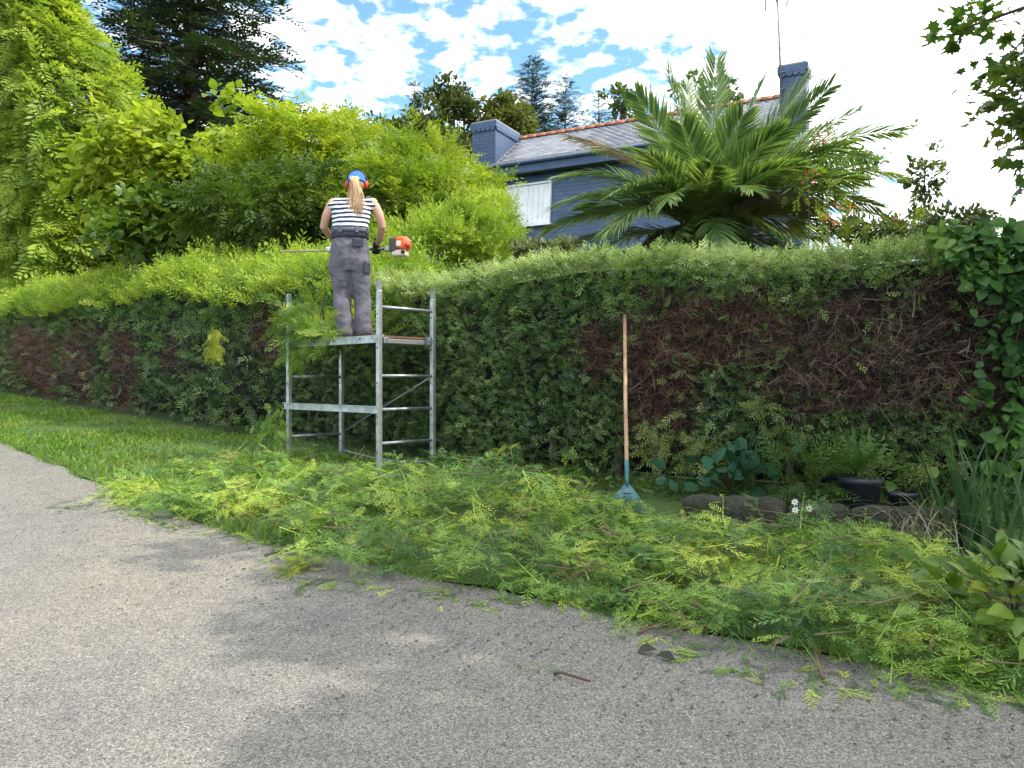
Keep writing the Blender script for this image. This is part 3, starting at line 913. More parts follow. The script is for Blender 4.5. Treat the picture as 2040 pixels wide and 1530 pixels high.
# window with a closed white boarded shutter
def slab(s0, s1, z0, z1, pr0, pr1):
    return [wp(s0, z0, pr1), wp(s1, z0, pr1), wp(s0, z0, pr0), wp(s1, z0, pr0), wp(s0, z1, pr1), wp(s1, z1, pr1), wp(s0, z1, pr0), wp(s1, z1, pr0)]
def window(s0, s1, z0, z1):
    w = Acc().hexa(slab(s0, s1, z0, z1, -.02, .015)).build('window', plain_mat('window_dark', (.05, .06, .07), .3), house)
    Acc().hexa(slab(s0 - .05, s0, z0 - .02, z1 + .05, 0, .085)).build('frame', M_WHITE, w)
    Acc().hexa(slab(s1, s1 + .05, z0 - .02, z1 + .05, 0, .085)).build('frame', M_WHITE, w)
    Acc().hexa(slab(s0 - .0, s1 + .0, z1, z1 + .05, 0, .085)).build('frame', M_WHITE, w)
    Acc().hexa(slab(s0 - .08, s1 + .08, z0 - .09, z0 - .02, 0, .12)).build('sill', M_WHITE, w)
    nb = 8; wd = (s1 - s0) / nb
    for k in range(nb):
        Acc().hexa(slab(s0 + k * wd + .003, s0 + (k + 1) * wd - .003, z0, z1 - .005, .017, .045 + .004 * (k % 2))).build('shutter_board', M_WHITE, w)
    for zr in (z0 + .14, (z0 + z1) / 2, z1 - .20):
        for k in range(nb - 1):
            sc = s0 + (k + 1) * wd
            Acc().hexa(slab(sc - .005, sc + .005, zr - .028, zr + .028, .05, .054)).build('shutter_slot', M_SLOT, w)
    return w
window(.05, 1.32, 3.42, 4.50)
# chimneys with scalloped slate skirts
def chimney(s0, s1, p0, p1, z1):
    c = Acc().box(((s0 + s1) / 2, (p0 + p1) / 2, z1 / 2), (s1 - s0, p1 - p0, z1)).build('chimney', M_WALL, house)
    Acc().box(((s0 + s1) / 2, (p0 + p1) / 2, z1 + .035 - .09), (s1 - s0 + .10, p1 - p0 + .10, .17)).build('cap', M_FASCIA, c)
    Acc().box(((s0 + s1) / 2, (p0 + p1) / 2, z1 + .055), (s1 - s0 + .04, p1 - p0 + .04, .05)).build('capping_slab', plain_mat('grey_cement', (.28, .28, .27), .85, bump=.3), c)
    def scallop(x, y, along_x):
        V = []; nn = 7; w = .075
        for t in (0, .02):
            V.append((-w, t, 0)); V.append((w, t, 0))
            for k in range(nn):
                b = -math.pi * (k + .5) / nn
                V.append((w * math.cos(b), t, -.02 + w * math.sin(b)))
        m_ = nn + 2
        V = [((vx, vy, vz_) if along_x else (-vy, vx, vz_)) for vx, vy, vz_ in V]
        order = [0, 1] + list(range(2, m_))
        Fs = [tuple(order), tuple(m_ + i for i in reversed(order))] + [(order[i], m_ + order[i], m_ + order[(i + 1) % m_], order[(i + 1) % m_]) for i in range(m_)]
        V = [(vx + x, vy + y, vz_ + z1 - .14) for vx, vy, vz_ in V]
        Acc().add(V, Fs).build('scallop', M_FASCIA, c)
    k = int((s1 - s0) / .15)
    for i in range(k): scallop(s0 + (i + .5) * (s1 - s0) / k, p0 - .045, True)
    k = int((p1 - p0) / .15)
    for i in range(k): scallop(s1 + .045, p0 + (i + .5) * (p1 - p0) / k, False)
    return c
chimney(-1.594, -.812, .75, 2.25, 6.72)
chimney(7.146, 7.76, .75, 1.35, 6.80)

# TV aerial strapped to the right-hand chimney
def hl(s_, p_, z_):
    c, sn = math.cos(HRZ), math.sin(HRZ)
    return np.array([HB[0] + s_ * c - p_ * sn, HB[1] + s_ * sn + p_ * c, HB[2] + z_])
base = hl(7.20, .69, 6.25)
aer = thing('tv_aerial', base, 'tall thin TV aerial with grid panels strapped to the right chimney', 'aerial', rz=HRZ)
M_AER = plain_mat('weathered_aluminium', (.16, .20, .24), .45, metal=.6)
TOPZ = 2.55
Acc().tube([(0, 0, -.15), (-.05, 0, 1.2), (-.10, 0, TOPZ)], .026, 8).build('mast', M_AER, aer, smooth=True)
for z in (.02, .42):
    Acc().tube([(-.04, -.03, z), (.06, -.03, z), (.06, .08, z)], .012, 6).build('strap', M_AER, aer)
for z in (2.10, 2.46):
    Acc().tube([(-.09, -.02, z), (-.09, -.30, z + .03)], .014, 6).build('boom', M_AER, aer)
    for sx in (-1, 1):
        x0 = -.09 + sx * .07; x1 = -.09 + sx * (.26 if sx < 0 else .24)
        Acc().tube([(x1, -.18, z - .17), (x1 + sx * .01, -.15, z), (x1, -.18, z + .15)], .02, 6).build('grid_upright', M_AER, aer)
        for k in range(6):
            zz_ = z - .15 + k * .056
            Acc().tube([(x0, -.06, zz_), (x1, -.17, zz_)], .009, 5).build('grid_rod', M_AER, aer)
    for k in range(3):
        Acc().tube([(-.13, -.10 - k * .07, z + .02), (-.05, -.10 - k * .07, z + .02)], .006, 5).build('dipole', M_AER, aer)
# ------------------------------------------------------------------ trees and shrubs
def crown_points(c, rad, n_clump, n_leaf, clump_r, seed, shell=.55, zmin=None):
    r = np.random.default_rng(seed)
    d = norm(r.normal(size=(n_clump, 3)))
    rr = (shell + (1 - shell) * r.random(n_clump)) ** .6
    lob = 1 + .36 * vnoise(d * 2.0, seed + 1, 3, 1.0)
    strag = (r.random(n_clump) < .10) & (d[:, 2] > -.1); rr = np.where(strag, r.uniform(1.0, 1.32, n_clump), rr)
    cc = np.asarray(c) + d * (rr * lob)[:, None] * np.asarray(rad)
    k = r.integers(0, n_clump, n_leaf)
    off = norm(r.normal(size=(n_leaf, 3))) * (clump_r * r.random(n_leaf) ** .5)[:, None]
    off[:, 2] *= .7
    pos = cc[k] + off
    out = norm((pos - np.asarray(c)) / np.asarray(rad))
    if zmin is not None:
        ok = pos[:, 2] > zmin; pos, out, k = pos[ok], out[ok], k[ok]
    return pos, out, cc, k

def trunk(root, base, top, r0, r1, mat, limbs=(), name='trunk', extra=None):
    base = np.asarray(base, float); top = np.asarray(top, float)
    ts = np.linspace(0, 1, 8)
    P = base + (top - base) * ts[:, None] + np.stack([.06 * np.sin(ts * 5 + base[0]), .06 * np.cos(ts * 4 + base[1]) - .06, 0 * ts], -1) * r0 * 8
    a = Acc().tube(P, r0 + (r1 - r0) * ts, 9)
    if extra: a.add(extra.V, extra.F)
    for L in limbs:
        t = rng.uniform(.35, .95); b = base + (top - base) * t; e = np.asarray(L, float)
        m_ = b + (e - b) * .5 + np.array([0, 0, .12 * np.linalg.norm(e - b)])
        rr = (r0 + (r1 - r0) * t) * .5
        a.tube([b, (b + m_) / 2 + rng.normal(0, .03, 3), m_, (m_ + e) / 2 + rng.normal(0, .04, 3), e], [rr, rr * .8, rr * .6, rr * .4, rr * .2], 5)
    return wc(a.build(name, mat, smooth=True), root)

def leafy(name, c, rad, label, cat, mat, tpls, size, n_clump, n_leaf, clump_r, seed, base=None, group=None, shell=.5, up=.35, droop=.0, zmin=None, tr=.10, bark=None, crown='crown', nlimb=14, out_w=.8):
    c = np.asarray(c, float)
    if base is None: base = (c[0], c[1], gz(c[0], c[1]) - .1)
    root = thing(name, base, label, cat, group)
    pos, out, cc, k = crown_points(c, rad, n_clump, n_leaf, clump_r, seed, shell, zmin)
    n = len(pos); f = Fol()
    d = out * out_w + rdir(n) * .75; d[:, 2] -= droop
    hint = rdir(n) * .7 + np.array([0, 0, 1.0]) * (up + .6)
    R = frames(d, hint); sz = size * rng.uniform(.65, 1.25, n)
    cr = np.random.default_rng(seed + 9).random(len(cc))
    rv = np.clip(.55 * rng.random(n) + .45 * cr[k], 0, 1)
    tpls = tpls if isinstance(tpls, list) else [tpls]
    for j, tp in enumerate(tpls):
        mk = np.arange(n) % len(tpls) == j
        f.put(tp, pos[mk], R[mk], sz[mk], rv[mk])
    wc(f.build(crown, mat), root)
    sel = np.random.default_rng(seed).choice(len(cc), min(nlimb, len(cc)), replace=False)
    trunk(root, base, c + np.array([0, 0, rad[2] * .45]), tr, tr * .35, bark or M_BARK, [cc[i] for i in sel])
    return root

def conifer(name, base, top_z, z0, rmax, label, mat, seed, n_whorl, per, spray, tpls, droop=.25, group=None, power=.9, trk=.2, dens=1.0, cat='tree'):
    base = np.asarray(base, float); r = np.random.default_rng(seed)
    root = thing(name, base, label, cat, group); f = Fol(); Pp = []; Dd = []; Ss = []; Rv = []; limbs = Acc()
    for i in range(n_whorl):
        t = i / n_whorl; z = z0 + (top_z - z0) * t
        Rw = rmax * (1 - t) ** power * r.uniform(.8, 1.12) + .04
        for k in range(per):
            a = 2 * math.pi * (k + r.random() * .8) / per + i * .7
            L = Rw * r.uniform(.68, 1.12)
            rise = (.45 * t - droop)
            tip = base[:2] + np.array([math.cos(a), math.sin(a)]) * L
            b0 = np.array([base[0], base[1], z]); b1 = np.array([tip[0], tip[1], z + rise * L])
            m_ = (b0 + b1) / 2 + np.array([0, 0, .10 * L])
            limbs.tube([b0, m_, b1], [.012 + .018 * L, .008 + .008 * L, .004], 4, cap=False)
            ns = max(3, int(dens * L / spray * 5))
            for q in range(ns):
                w = .18 + .85 * (q + r.random()) / ns
                p = b0 * (1 - w) ** 2 + 2 * w * (1 - w) * m_ + b1 * w * w if w < 1 else b1
                side = np.array([-math.sin(a), math.cos(a), 0]) * r.choice([-1, 1]) * r.uniform(.3, 1.1)
                d = np.array([math.cos(a), math.sin(a), 0]) * r.uniform(.4, 1) + side + np.array([0, 0, r.uniform(-.5, .15) + .5 * t])
                Pp.append(p + r.normal(0, .05 * spray, 3)); Dd.append(d); Ss.append(spray * r.uniform(.65, 1.25) * (.55 + .45 * (1 - t))); Rv.append(r.random())
    Pp, Dd, Ss, Rv = map(np.array, (Pp, Dd, Ss, Rv)); n = len(Pp)
    R = frames(Dd, rdir(n) * .35 + np.array([0, 0, 1.0]))
    for j, tp in enumerate(tpls):
        mk = np.arange(n) % len(tpls) == j
        f.put(tp, Pp[mk], R[mk], Ss[mk], Rv[mk])
    wc(f.build('crown', mat), root)
    trunk(root, base - np.array([0, 0, .1]), (base[0], base[1], top_z - .1), trk, .015, M_BARK, extra=limbs)
    return root

M_GOLD = leaf_mat('golden_conifer', [(.10, .17, .02), (.17, .26, .03), (.26, .36, .04), (.39, .46, .07)], trans=.42, nscale=.9, noise_w=.5)
M_SPRUCE = leaf_mat('dark_spruce', [(.012, .028, .014), (.022, .045, .018), (.036, .066, .022), (.055, .085, .028)], trans=.18, nscale=.6, noise_w=.5)
M_BLUECON = leaf_mat('blue_green_fir', [(.018, .045, .042), (.032, .068, .060), (.05, .09, .072)], trans=.2, nscale=.8)
M_CATALPA = leaf_mat('lime_big_leaf', [(.10, .17, .016), (.18, .27, .022), (.29, .37, .035), (.42, .46, .08)], trans=.45, nscale=.8, noise_w=.35, rough=.6, spec=.2)
M_PINN = leaf_mat('yellow_green_pinnate', [(.10, .18, .016), (.18, .27, .02), (.28, .36, .026), (.40, .43, .04)], trans=.45, nscale=.7, noise_w=.45)
M_PINN2 = leaf_mat('mid_green_pinnate', [(.075, .14, .014), (.13, .21, .02), (.21, .29, .026), (.31, .36, .035)], trans=.42, nscale=.7, noise_w=.45)
M_OLIVE = leaf_mat('olive_leaves', [(.035, .055, .016), (.06, .085, .02), (.10, .12, .03)], trans=.35, nscale=.6)
M_MAPLE = leaf_mat('maple_leaves', [(.035, .08, .02), (.055, .115, .024), (.09, .155, .03), (.16, .18, .045)], trans=.40, nscale=.9, tcol=(1.2, 1.3, .5))
M_SAPLING = leaf_mat('grey_green_sapling', [(.05, .085, .04), (.085, .13, .05), (.13, .17, .06)], trans=.4, nscale=1.0)

FROND_W = [t_frond(5, s_ + 80, width=.40, w=.11, curl=.22) for s_ in range(5)]
# tall golden conifer on the far left: drooping sprays over a broad cone
gx, gy = -15.2, 22.0
gb = np.array([gx, gy, gz(gx, gy)])
root = thing('golden_conifer', gb, 'tall yellow-green conifer with drooping sprays at the far left', 'tree')
f = Fol(); n = 11500
t = rng.random(n) ** .9; z = 2.8 + t * 11.0
Rz = np.interp(z, [2.7, 5.0, 8.6, 10.4, 12.3, 14.2, 16], [4.6, 4.9, 4.8, 3.9, 2.65, 1.3, .1])
a = rng.uniform(-2.3, .75, n)
ok = (z > 0) ; a = a[ok]; z = z[ok]; Rz = Rz[ok]; n = len(a)
P0 = np.stack([np.cos(a) * 3, np.sin(a) * 3, z], -1)
rr = Rz * (1 + .13 * vnoise(P0, 61, 3, .75)) * (1 - .28 * rng.random(n) ** 2.2)
pos = np.stack([gx + np.cos(a) * rr, gy + np.sin(a) * rr, z + rng.normal(0, .1, n)], -1)
pos[:, 1] = np.maximum(pos[:, 1], hedge_y(pos[:, 0]) + 1.1 + .7 * rng.random(n) + .25 * vnoise(pos, 63, 2, 1.0))
d = np.stack([np.cos(a), np.sin(a), np.zeros(n)], -1) * rng.uniform(.35, 1.1, (n, 1)) + rdir(n) * .55 + np.array([0, 0, -.30])
R = frames(d, np.stack([np.cos(a), np.sin(a), np.full(n, .9)], -1) + rdir(n) * .4)
for j in range(5):
    mk = np.arange(n) % 5 == j
    f.put(FROND_W[j], pos[mk], R[mk], .68 * rng.uniform(.6, 1.3, mk.sum()))
wc(f.build('crown', M_GOLD), root)
lim = []
for k in range(26):
    b = rng.uniform(0, 6.28); zk = rng.uniform(3.6, 11); q = 2.2 * (1 - sstep(zk, 7.5, 17))
    lim.append((gx + math.cos(b) * q, gy + math.sin(b) * q, zk + .2))
trunk(root, gb - [0, 0, .1], (gx, gy, 15.5), .30, .03, M_BARK, lim)
# inner sprays of that crown, the inside shade put into a darker green
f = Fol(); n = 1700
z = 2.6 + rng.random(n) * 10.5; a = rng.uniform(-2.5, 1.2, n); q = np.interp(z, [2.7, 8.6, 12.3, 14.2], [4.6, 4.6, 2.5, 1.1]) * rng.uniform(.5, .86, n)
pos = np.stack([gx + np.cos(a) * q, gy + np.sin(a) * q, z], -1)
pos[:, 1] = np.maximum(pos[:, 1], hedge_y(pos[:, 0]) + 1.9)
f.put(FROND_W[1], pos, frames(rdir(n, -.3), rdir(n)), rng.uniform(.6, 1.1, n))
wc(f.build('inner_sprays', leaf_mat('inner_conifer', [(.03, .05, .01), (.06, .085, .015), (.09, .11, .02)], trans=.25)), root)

# dark spruce towering behind
p = at(375, 765, 30.0)
conifer('dark_spruce', (p[0], p[1], gz(p[0], p[1])), 27.0, 7.0, 5.2, 'huge dark green spruce towering behind the golden conifer', M_SPRUCE, 101, 34, 11, 1.25, [t_frond(6, 60 + s_, width=.40, w=.10, curl=.22) for s_ in range(3)], droop=.30, power=.66, trk=.45, dens=1.3)
# firs and thin trees in the far garden behind the house
G_FIR = 'small conifers behind the house'
for (u, vt, Y, rm, nm, lab, mat_, dens, sp) in (
        (1062, 112, 36, 2.0, 30, 'largest blue-green fir behind the house left of the palm', M_BLUECON, 1.0, .66),
        (1125, 152, 37, 1.7, 24, 'second blue-green fir touching the largest one behind the roof', M_BLUECON, 1.0, .62),
        (826, 158, 36, 1.15, 20, 'slim bluish fir tip rising above the shrubs behind the woman', M_BLUECON, 1.1, .5),
        (1191, 176, 38, 1.3, 20, 'thin sparse fir right of the two firs behind the roof', M_BLUECON, .7, .5)):
    q = at(u, vt, Y); g0 = gz(q[0], q[1])
    conifer('garden_fir', (q[0], q[1], g0), q[2], q[2] - 6.2, rm * 1.35, lab, mat_, int(u), nm, 7, sp, FROND_W[:3], droop=.10, group=G_FIR, power=.85, trk=.14, dens=dens)
# spindly broadleaf trees behind the ridge
for (u, v, Y, rx, rz_, lab, nl_) in ((1243, 205, 34, .75, 1.15, 'spindly leafy tree above the ridge just left of the palm', 520), (1385, 185, 34, .95, .75, 'thin tree showing between palm fronds left of the upright frond', 420), (1450, 185, 33, .8, .75, 'thin tree showing just right of the upright palm frond', 420)):
    leafy('spindly_tree', at(u, v, Y), (rx, rx, rz_), lab, 'tree', M_SAPLING, LEAF, .26, 26, nl_, .32, int(u), group='spindly trees behind the ridge', shell=.2, tr=.09, nlimb=24)
leafy('olive_tree', at(903, 275, 31), (1.25, 1.2, 1.75), 'dark olive-green tree just left of the left chimney', 'tree', M_OLIVE, LEAF_TINY, .22, 90, 6500, .42, 301, shell=.35, tr=.14, group='olive-green trees by the chimney')
leafy('olive_tree', at(1012, 250, 32), (1.15, 1.1, 1.0), 'lighter olive-green bushy tree above the left chimney', 'tree', leaf_mat('olive_light', [(.06, .085, .02), (.11, .135, .03), (.17, .19, .04)], trans=.35), LEAF_TINY, .22, 70, 4200, .4, 302, shell=.35, tr=.12, group='olive-green trees by the chimney')
leafy('olive_tree', at(830, 300, 28), (1.5, 1.2, 1.3), 'dark bushy tree behind the pinnate shrubs above the woman', 'tree', M_OLIVE, LEAF_TINY, .22, 80, 4200, .42, 303, shell=.35, tr=.12, group='olive-green trees by the chimney')

leafy('dark_backdrop_tree', at(120, 470, 28), (4.6, 1.5, 2.6), 'added dark broadleaf tree filling the dark gap under the golden conifer', 'tree', M_OLIVE, LEAF, .42, 90, 2600, .7, 304, shell=.2, tr=.2)  # tree added to shut out sky and darken the gap below the crown
# the mixed shrubbery behind the untrimmed hedge
leafy('big_leaf_tree', at(345, 365, 15.6), (1.65, 1.3, 1.45), 'lime-green tree with big heart-shaped leaves beside the golden conifer', 'tree', M_CATALPA, LEAF_BROAD, .205, 130, 4600, .42, 401, shell=.35, tr=.09, up=.6, droop=.25)
leafy('big_leaf_shrub', at(330, 470, 14.6), (1.3, .9, .75), 'low darker broad-leaved shrub under the lime big-leaf tree', 'shrub', leaf_mat('broad_green', [(.04, .085, .014), (.07, .13, .018), (.12, .19, .022)], trans=.4, rough=.4), LEAF_BROAD, .20, 55, 1400, .4, 402, shell=.3, tr=.05, up=.5, droop=.2)
leafy('pinnate_shrub', at(585, 365, 15.0), (1.2, 1.1, .92), 'yellow-green feathery-leaved shrub left of the woman\'s head', 'shrub', M_PINN, PINN, .40, 110, 2600, .42, 403, shell=.3, tr=.07, droop=.25, group='feathery-leaved shrubs behind the hedge')
leafy('pinnate_shrub', at(705, 340, 16.2), (1.4, 1.1, .78), 'mid-green feathery-leaved shrub directly behind the woman\'s head', 'shrub', M_PINN2, PINN, .38, 110, 2300, .42, 404, shell=.3, tr=.07, droop=.25, group='feathery-leaved shrubs behind the hedge')
leafy('pinnate_shrub', at(835, 375, 14.0), (.95, .9, .85), 'mid-green feathery-leaved shrub right of the woman\'s head', 'shrub', M_PINN2, PINN, .33, 100, 2500, .40, 405, shell=.3, tr=.06, droop=.25, group='feathery-leaved shrubs behind the hedge')
leafy('pinnate_shrub', at(560, 425, 13.2), (1.25, .8, .75), 'darker feathery-leaved shrub low behind the untrimmed hedge top', 'shrub', leaf_mat('deep_green_pinnate', [(.035, .075, .012), (.06, .11, .016), (.10, .16, .02)], trans=.4), PINN, .34, 70, 1500, .4, 406, shell=.3, tr=.05, droop=.2, group='feathery-leaved shrubs behind the hedge')
leafy('pinnate_shrub', at(800, 415, 12.8), (1.0, .7, .6), 'low feathery-leaved shrub behind the woman\'s right shoulder', 'shrub', M_PINN2, PINN, .30, 70, 1500, .36, 407, shell=.3, tr=.05, droop=.2, group='feathery-leaved shrubs behind the hedge')
leafy('pinnate_shrub', at(930, 425, 13.2), (.5, .5, .5), 'light feathery-leaved shrub reaching the shutter corner', 'shrub', M_PINN, PINN, .28, 50, 1100, .3, 411, shell=.3, tr=.04, droop=.2, group='feathery-leaved shrubs behind the hedge')
leafy('sprig_tree', at(925, 352, 15.5), (.32, .32, .34), 'small lime leafy sprig in front of the left chimney foot', 'shrub', M_PINN, PINN, .28, 14, 170, .22, 408, shell=.2, tr=.025, droop=.2, nlimb=10)
leafy('golden_shrub', at(885, 490, 11.4), (1.0, .6, .46), 'bright yellow-green cypress bush between the woman and the shutter', 'shrub', M_HEDGE_TIP, [SHOOT[0], FROND[1], SHOOT[2]], .24, 80, 3000, .26, 409, shell=.4, tr=.04, up=.2, droop=-.5)
leafy('golden_shrub', at(978, 470, 12.4), (.42, .4, .55), 'narrow yellow-green cypress bush below the shutter corner', 'shrub', M_HEDGE_TIP, [SHOOT[1], FROND[2]], .22, 40, 1300, .2, 410, shell=.4, tr=.03, up=.2, droop=-.5)
# right of the palm
leafy('sapling', at(1842, 350, 11.0), (.24, .24, .50), 'slender sapling with sparse leaves rising right of the palm', 'tree', M_SAPLING, LEAF, .10, 34, 420, .11, 501, shell=.1, tr=.02, nlimb=30)
leafy('garden_bush', at(1780, 462, 10.4), (.85, .5, .16), 'mixed grey-green bush behind the hedge right of the palm', 'shrub', leaf_mat('grey_green_bush', [(.05, .08, .03), (.09, .13, .04), (.14, .18, .055)], trans=.4), LEAF, .085, 70, 2600, .16, 502, shell=.3, tr=.03, group='bushes right of the palm')
leafy('garden_bush', at(1905, 445, 9.6), (.36, .4, .12), 'dark leafy bush against the sky at the right end of the hedge', 'shrub', M_SAPLING, LEAF, .08, 45, 1300, .13, 503, shell=.3, tr=.03, group='bushes right of the palm')
leafy('garden_bush', at(1700, 335, 13.0), (.40, .4, .26), 'small sparse bush seen through the right palm fronds', 'shrub', M_SAPLING, LEAF, .10, 40, 500, .16, 504, shell=.3, tr=.03, group='bushes right of the palm')
leafy('garden_bush', at(1085, 500, 9.8), (.40, .3, .10), 'low grey-green bush just below the shutter behind the clipped top', 'shrub', leaf_mat('sage_bush', [(.06, .09, .04), (.12, .15, .06), (.2, .23, .1)], trans=.4), LEAF, .08, 30, 800, .12, 505, shell=.3, tr=.02)

# maple overhanging the right edge of the picture; its shade lies on the lane
mb = np.array([7.6, 4.9, gz(7.6, 4.9) - .1])
maple = thing('maple_tree', mb, 'maple with dark five-lobed leaves overhanging the right edge', 'tree')
f = Fol(); allc = []
for (c, rad, ncl, nlf, tp, sz, sd__) in (((6.75, 6.9, 5.15), (2.45, 2.2, 2.1), 330, 7200, MAPLE, .165, 601), ((5.25, 7.0, 4.0), (.85, .7, .8), 60, 1150, MAPLE, .15, 604), ((7.7, 2.7, 6.4), (3.7, 3.6, 2.3), 600, 16000, LEAF_TINY, .30, 602), ((8.3, 5.2, 7.6), (2.8, 3.0, 2.2), 120, 2200, LEAF_TINY, .24, 603)):
    pos, out, cc, k = crown_points(c, rad, ncl, nlf, .36, sd__, .3)
    n = len(pos); d = out * .8 + rdir(n) * .75; d[:, 2] -= .15
    cr = np.random.default_rng(sd__).random(len(cc))
    f.put(tp, pos, frames(d, rdir(n) * .7 + np.array([0, 0, 1.3])), sz * rng.uniform(.65, 1.25, n), np.clip(.55 * rng.random(n) + .45 * cr[k], 0, 1))
    allc += [cc[i] for i in range(0, len(cc), 9)]
wc(f.build('crown', M_MAPLE), maple)
trunk(maple, mb, (7.5, 4.8, 7.6), .2, .06, M_BARK, allc)
# ------------------------------------------------------------------ the date palm
M_PALM = leaf_mat('palm_green', [(.05, .108, .038), (.095, .178, .055), (.16, .255, .08), (.29, .37, .17)], trans=.38, nscale=1.3, noise_w=.5, rough=.32, spec=.7, tcol=(1.3, 1.25, .5))
M_PALMDRY = leaf_mat('palm_dry', [(.16, .13, .08), (.26, .22, .15), (.38, .34, .25)], trans=.3, nscale=2.0, rough=.6, tcol=(1.1, 1, .7))
M_PALMGOLD = leaf_mat('palm_yellowing', [(.11, .17, .04), (.20, .24, .05), (.32, .28, .07)], trans=.4, nscale=2.0, tcol=(1.2, 1, .4))
HEART = at(1402, 478, 11.3)
pb_ = np.array([HEART[0], HEART[1], gz(HEART[0], HEART[1]) - .1])
palm = thing('date_palm', pb_, 'large date palm with arching feathery fronds in front of the house', 'palm')
a = Acc(); ts = np.linspace(0, 1, 14)
a.tube(pb_ + (HEART - pb_) * ts[:, None], .30 + .03 * np.sin(ts * 40) + .05 * ts, 14)
wc(a.build('trunk', plain_mat('palm_trunk', (.12, .085, .055), .95, var=.35, vscale=20, bump=1.0, bscale=25), smooth=True), palm)
fr_rng = np.random.default_rng(5)
def frond(tip, lift, mat=M_PALM, width=.46, n=104, start=.14, sag=.0, hang=.25):
    r = fr_rng
    tip = np.asarray(tip, float); b0 = HEART + np.array([r.uniform(-.12, .12), r.uniform(-.12, .12), r.uniform(-.1, .15)])
    L = np.linalg.norm(tip - b0)
    c1 = b0 + (tip - b0) * .42 + np.array([0, 0, lift * L])
    ts = np.linspace(0, 1, 22)[:, None]
    P = b0 * (1 - ts) ** 2 + 2 * ts * (1 - ts) * c1 + tip * ts ** 2
    tg = norm(np.gradient(P, axis=0))
    f = Fol()
    f.tube(P, np.linspace(.022, .004, 22), 5, .75)
    side0 = np.cross(tg, np.array([0, 0, 1.0])); bad = np.linalg.norm(side0, axis=1) < .2
    tw = r.uniform(-.35, .35); twist = r.uniform(-.5, .5)
    k = np.linspace(start, .985, n)
    for sgn in (-1, 1):
        kk = np.clip(k + r.uniform(-.006, .006, n), 0, .995)
        i = kk * 21; lo = np.clip(i.astype(int), 0, 20); fr_ = (i - lo)[:, None]
        p = P[lo] * (1 - fr_) + P[lo + 1] * fr_
        t_ = norm(tg[lo] * (1 - fr_) + tg[lo + 1] * fr_)
        sd_ = np.cross(t_, np.array([.05, .25, 1.0])); sd_ = norm(sd_)
        up_ = np.cross(sd_, t_)
        an = tw + twist * (kk - .5)
        sdr = sd_ * np.cos(an)[:, None] + up_ * np.sin(an)[:, None]; upr = -sd_ * np.sin(an)[:, None] + up_ * np.cos(an)[:, None]
        ang = np.radians(62 - 34 * kk) + r.normal(0, .045, n)
        d = t_ * np.cos(ang)[:, None] + (sgn * sdr * .93 + upr * .34 * r.uniform(.5, 1.4, (n, 1))) * np.sin(ang)[:, None]
        d = d + np.array([0, 0, -1.0]) * (hang * r.uniform(.4, 1.2, (n, 1)))
        LL = width * np.sin(np.pi * np.clip((kk - start * .6) / (1.08 - start * .6), 0, 1)) ** .55 * r.uniform(.85, 1.12, n)
        R = frames(d, upr + rdir(n) * .25)
        f.put(PLEAF, p, R, np.stack([LL * 0 + .034, LL, LL], -1) if False else np.stack([np.full(n, 1.0), LL, LL], -1))
    return wc(f.build('frond', mat), palm)
PLEAF = tpl([(0, 0, 0), (.0135, .25, .004), (-.0135, .25, .004), (.011, .62, -.035), (-.011, .62, -.035), (0, 1, -.13), (0, .25, -.004), (0, .62, -.04)],
            [(0, 1, 6), (0, 6, 2), (1, 3, 7), (1, 7, 6), (6, 7, 4), (6, 4, 2), (3, 5, 7), (7, 5, 4)])
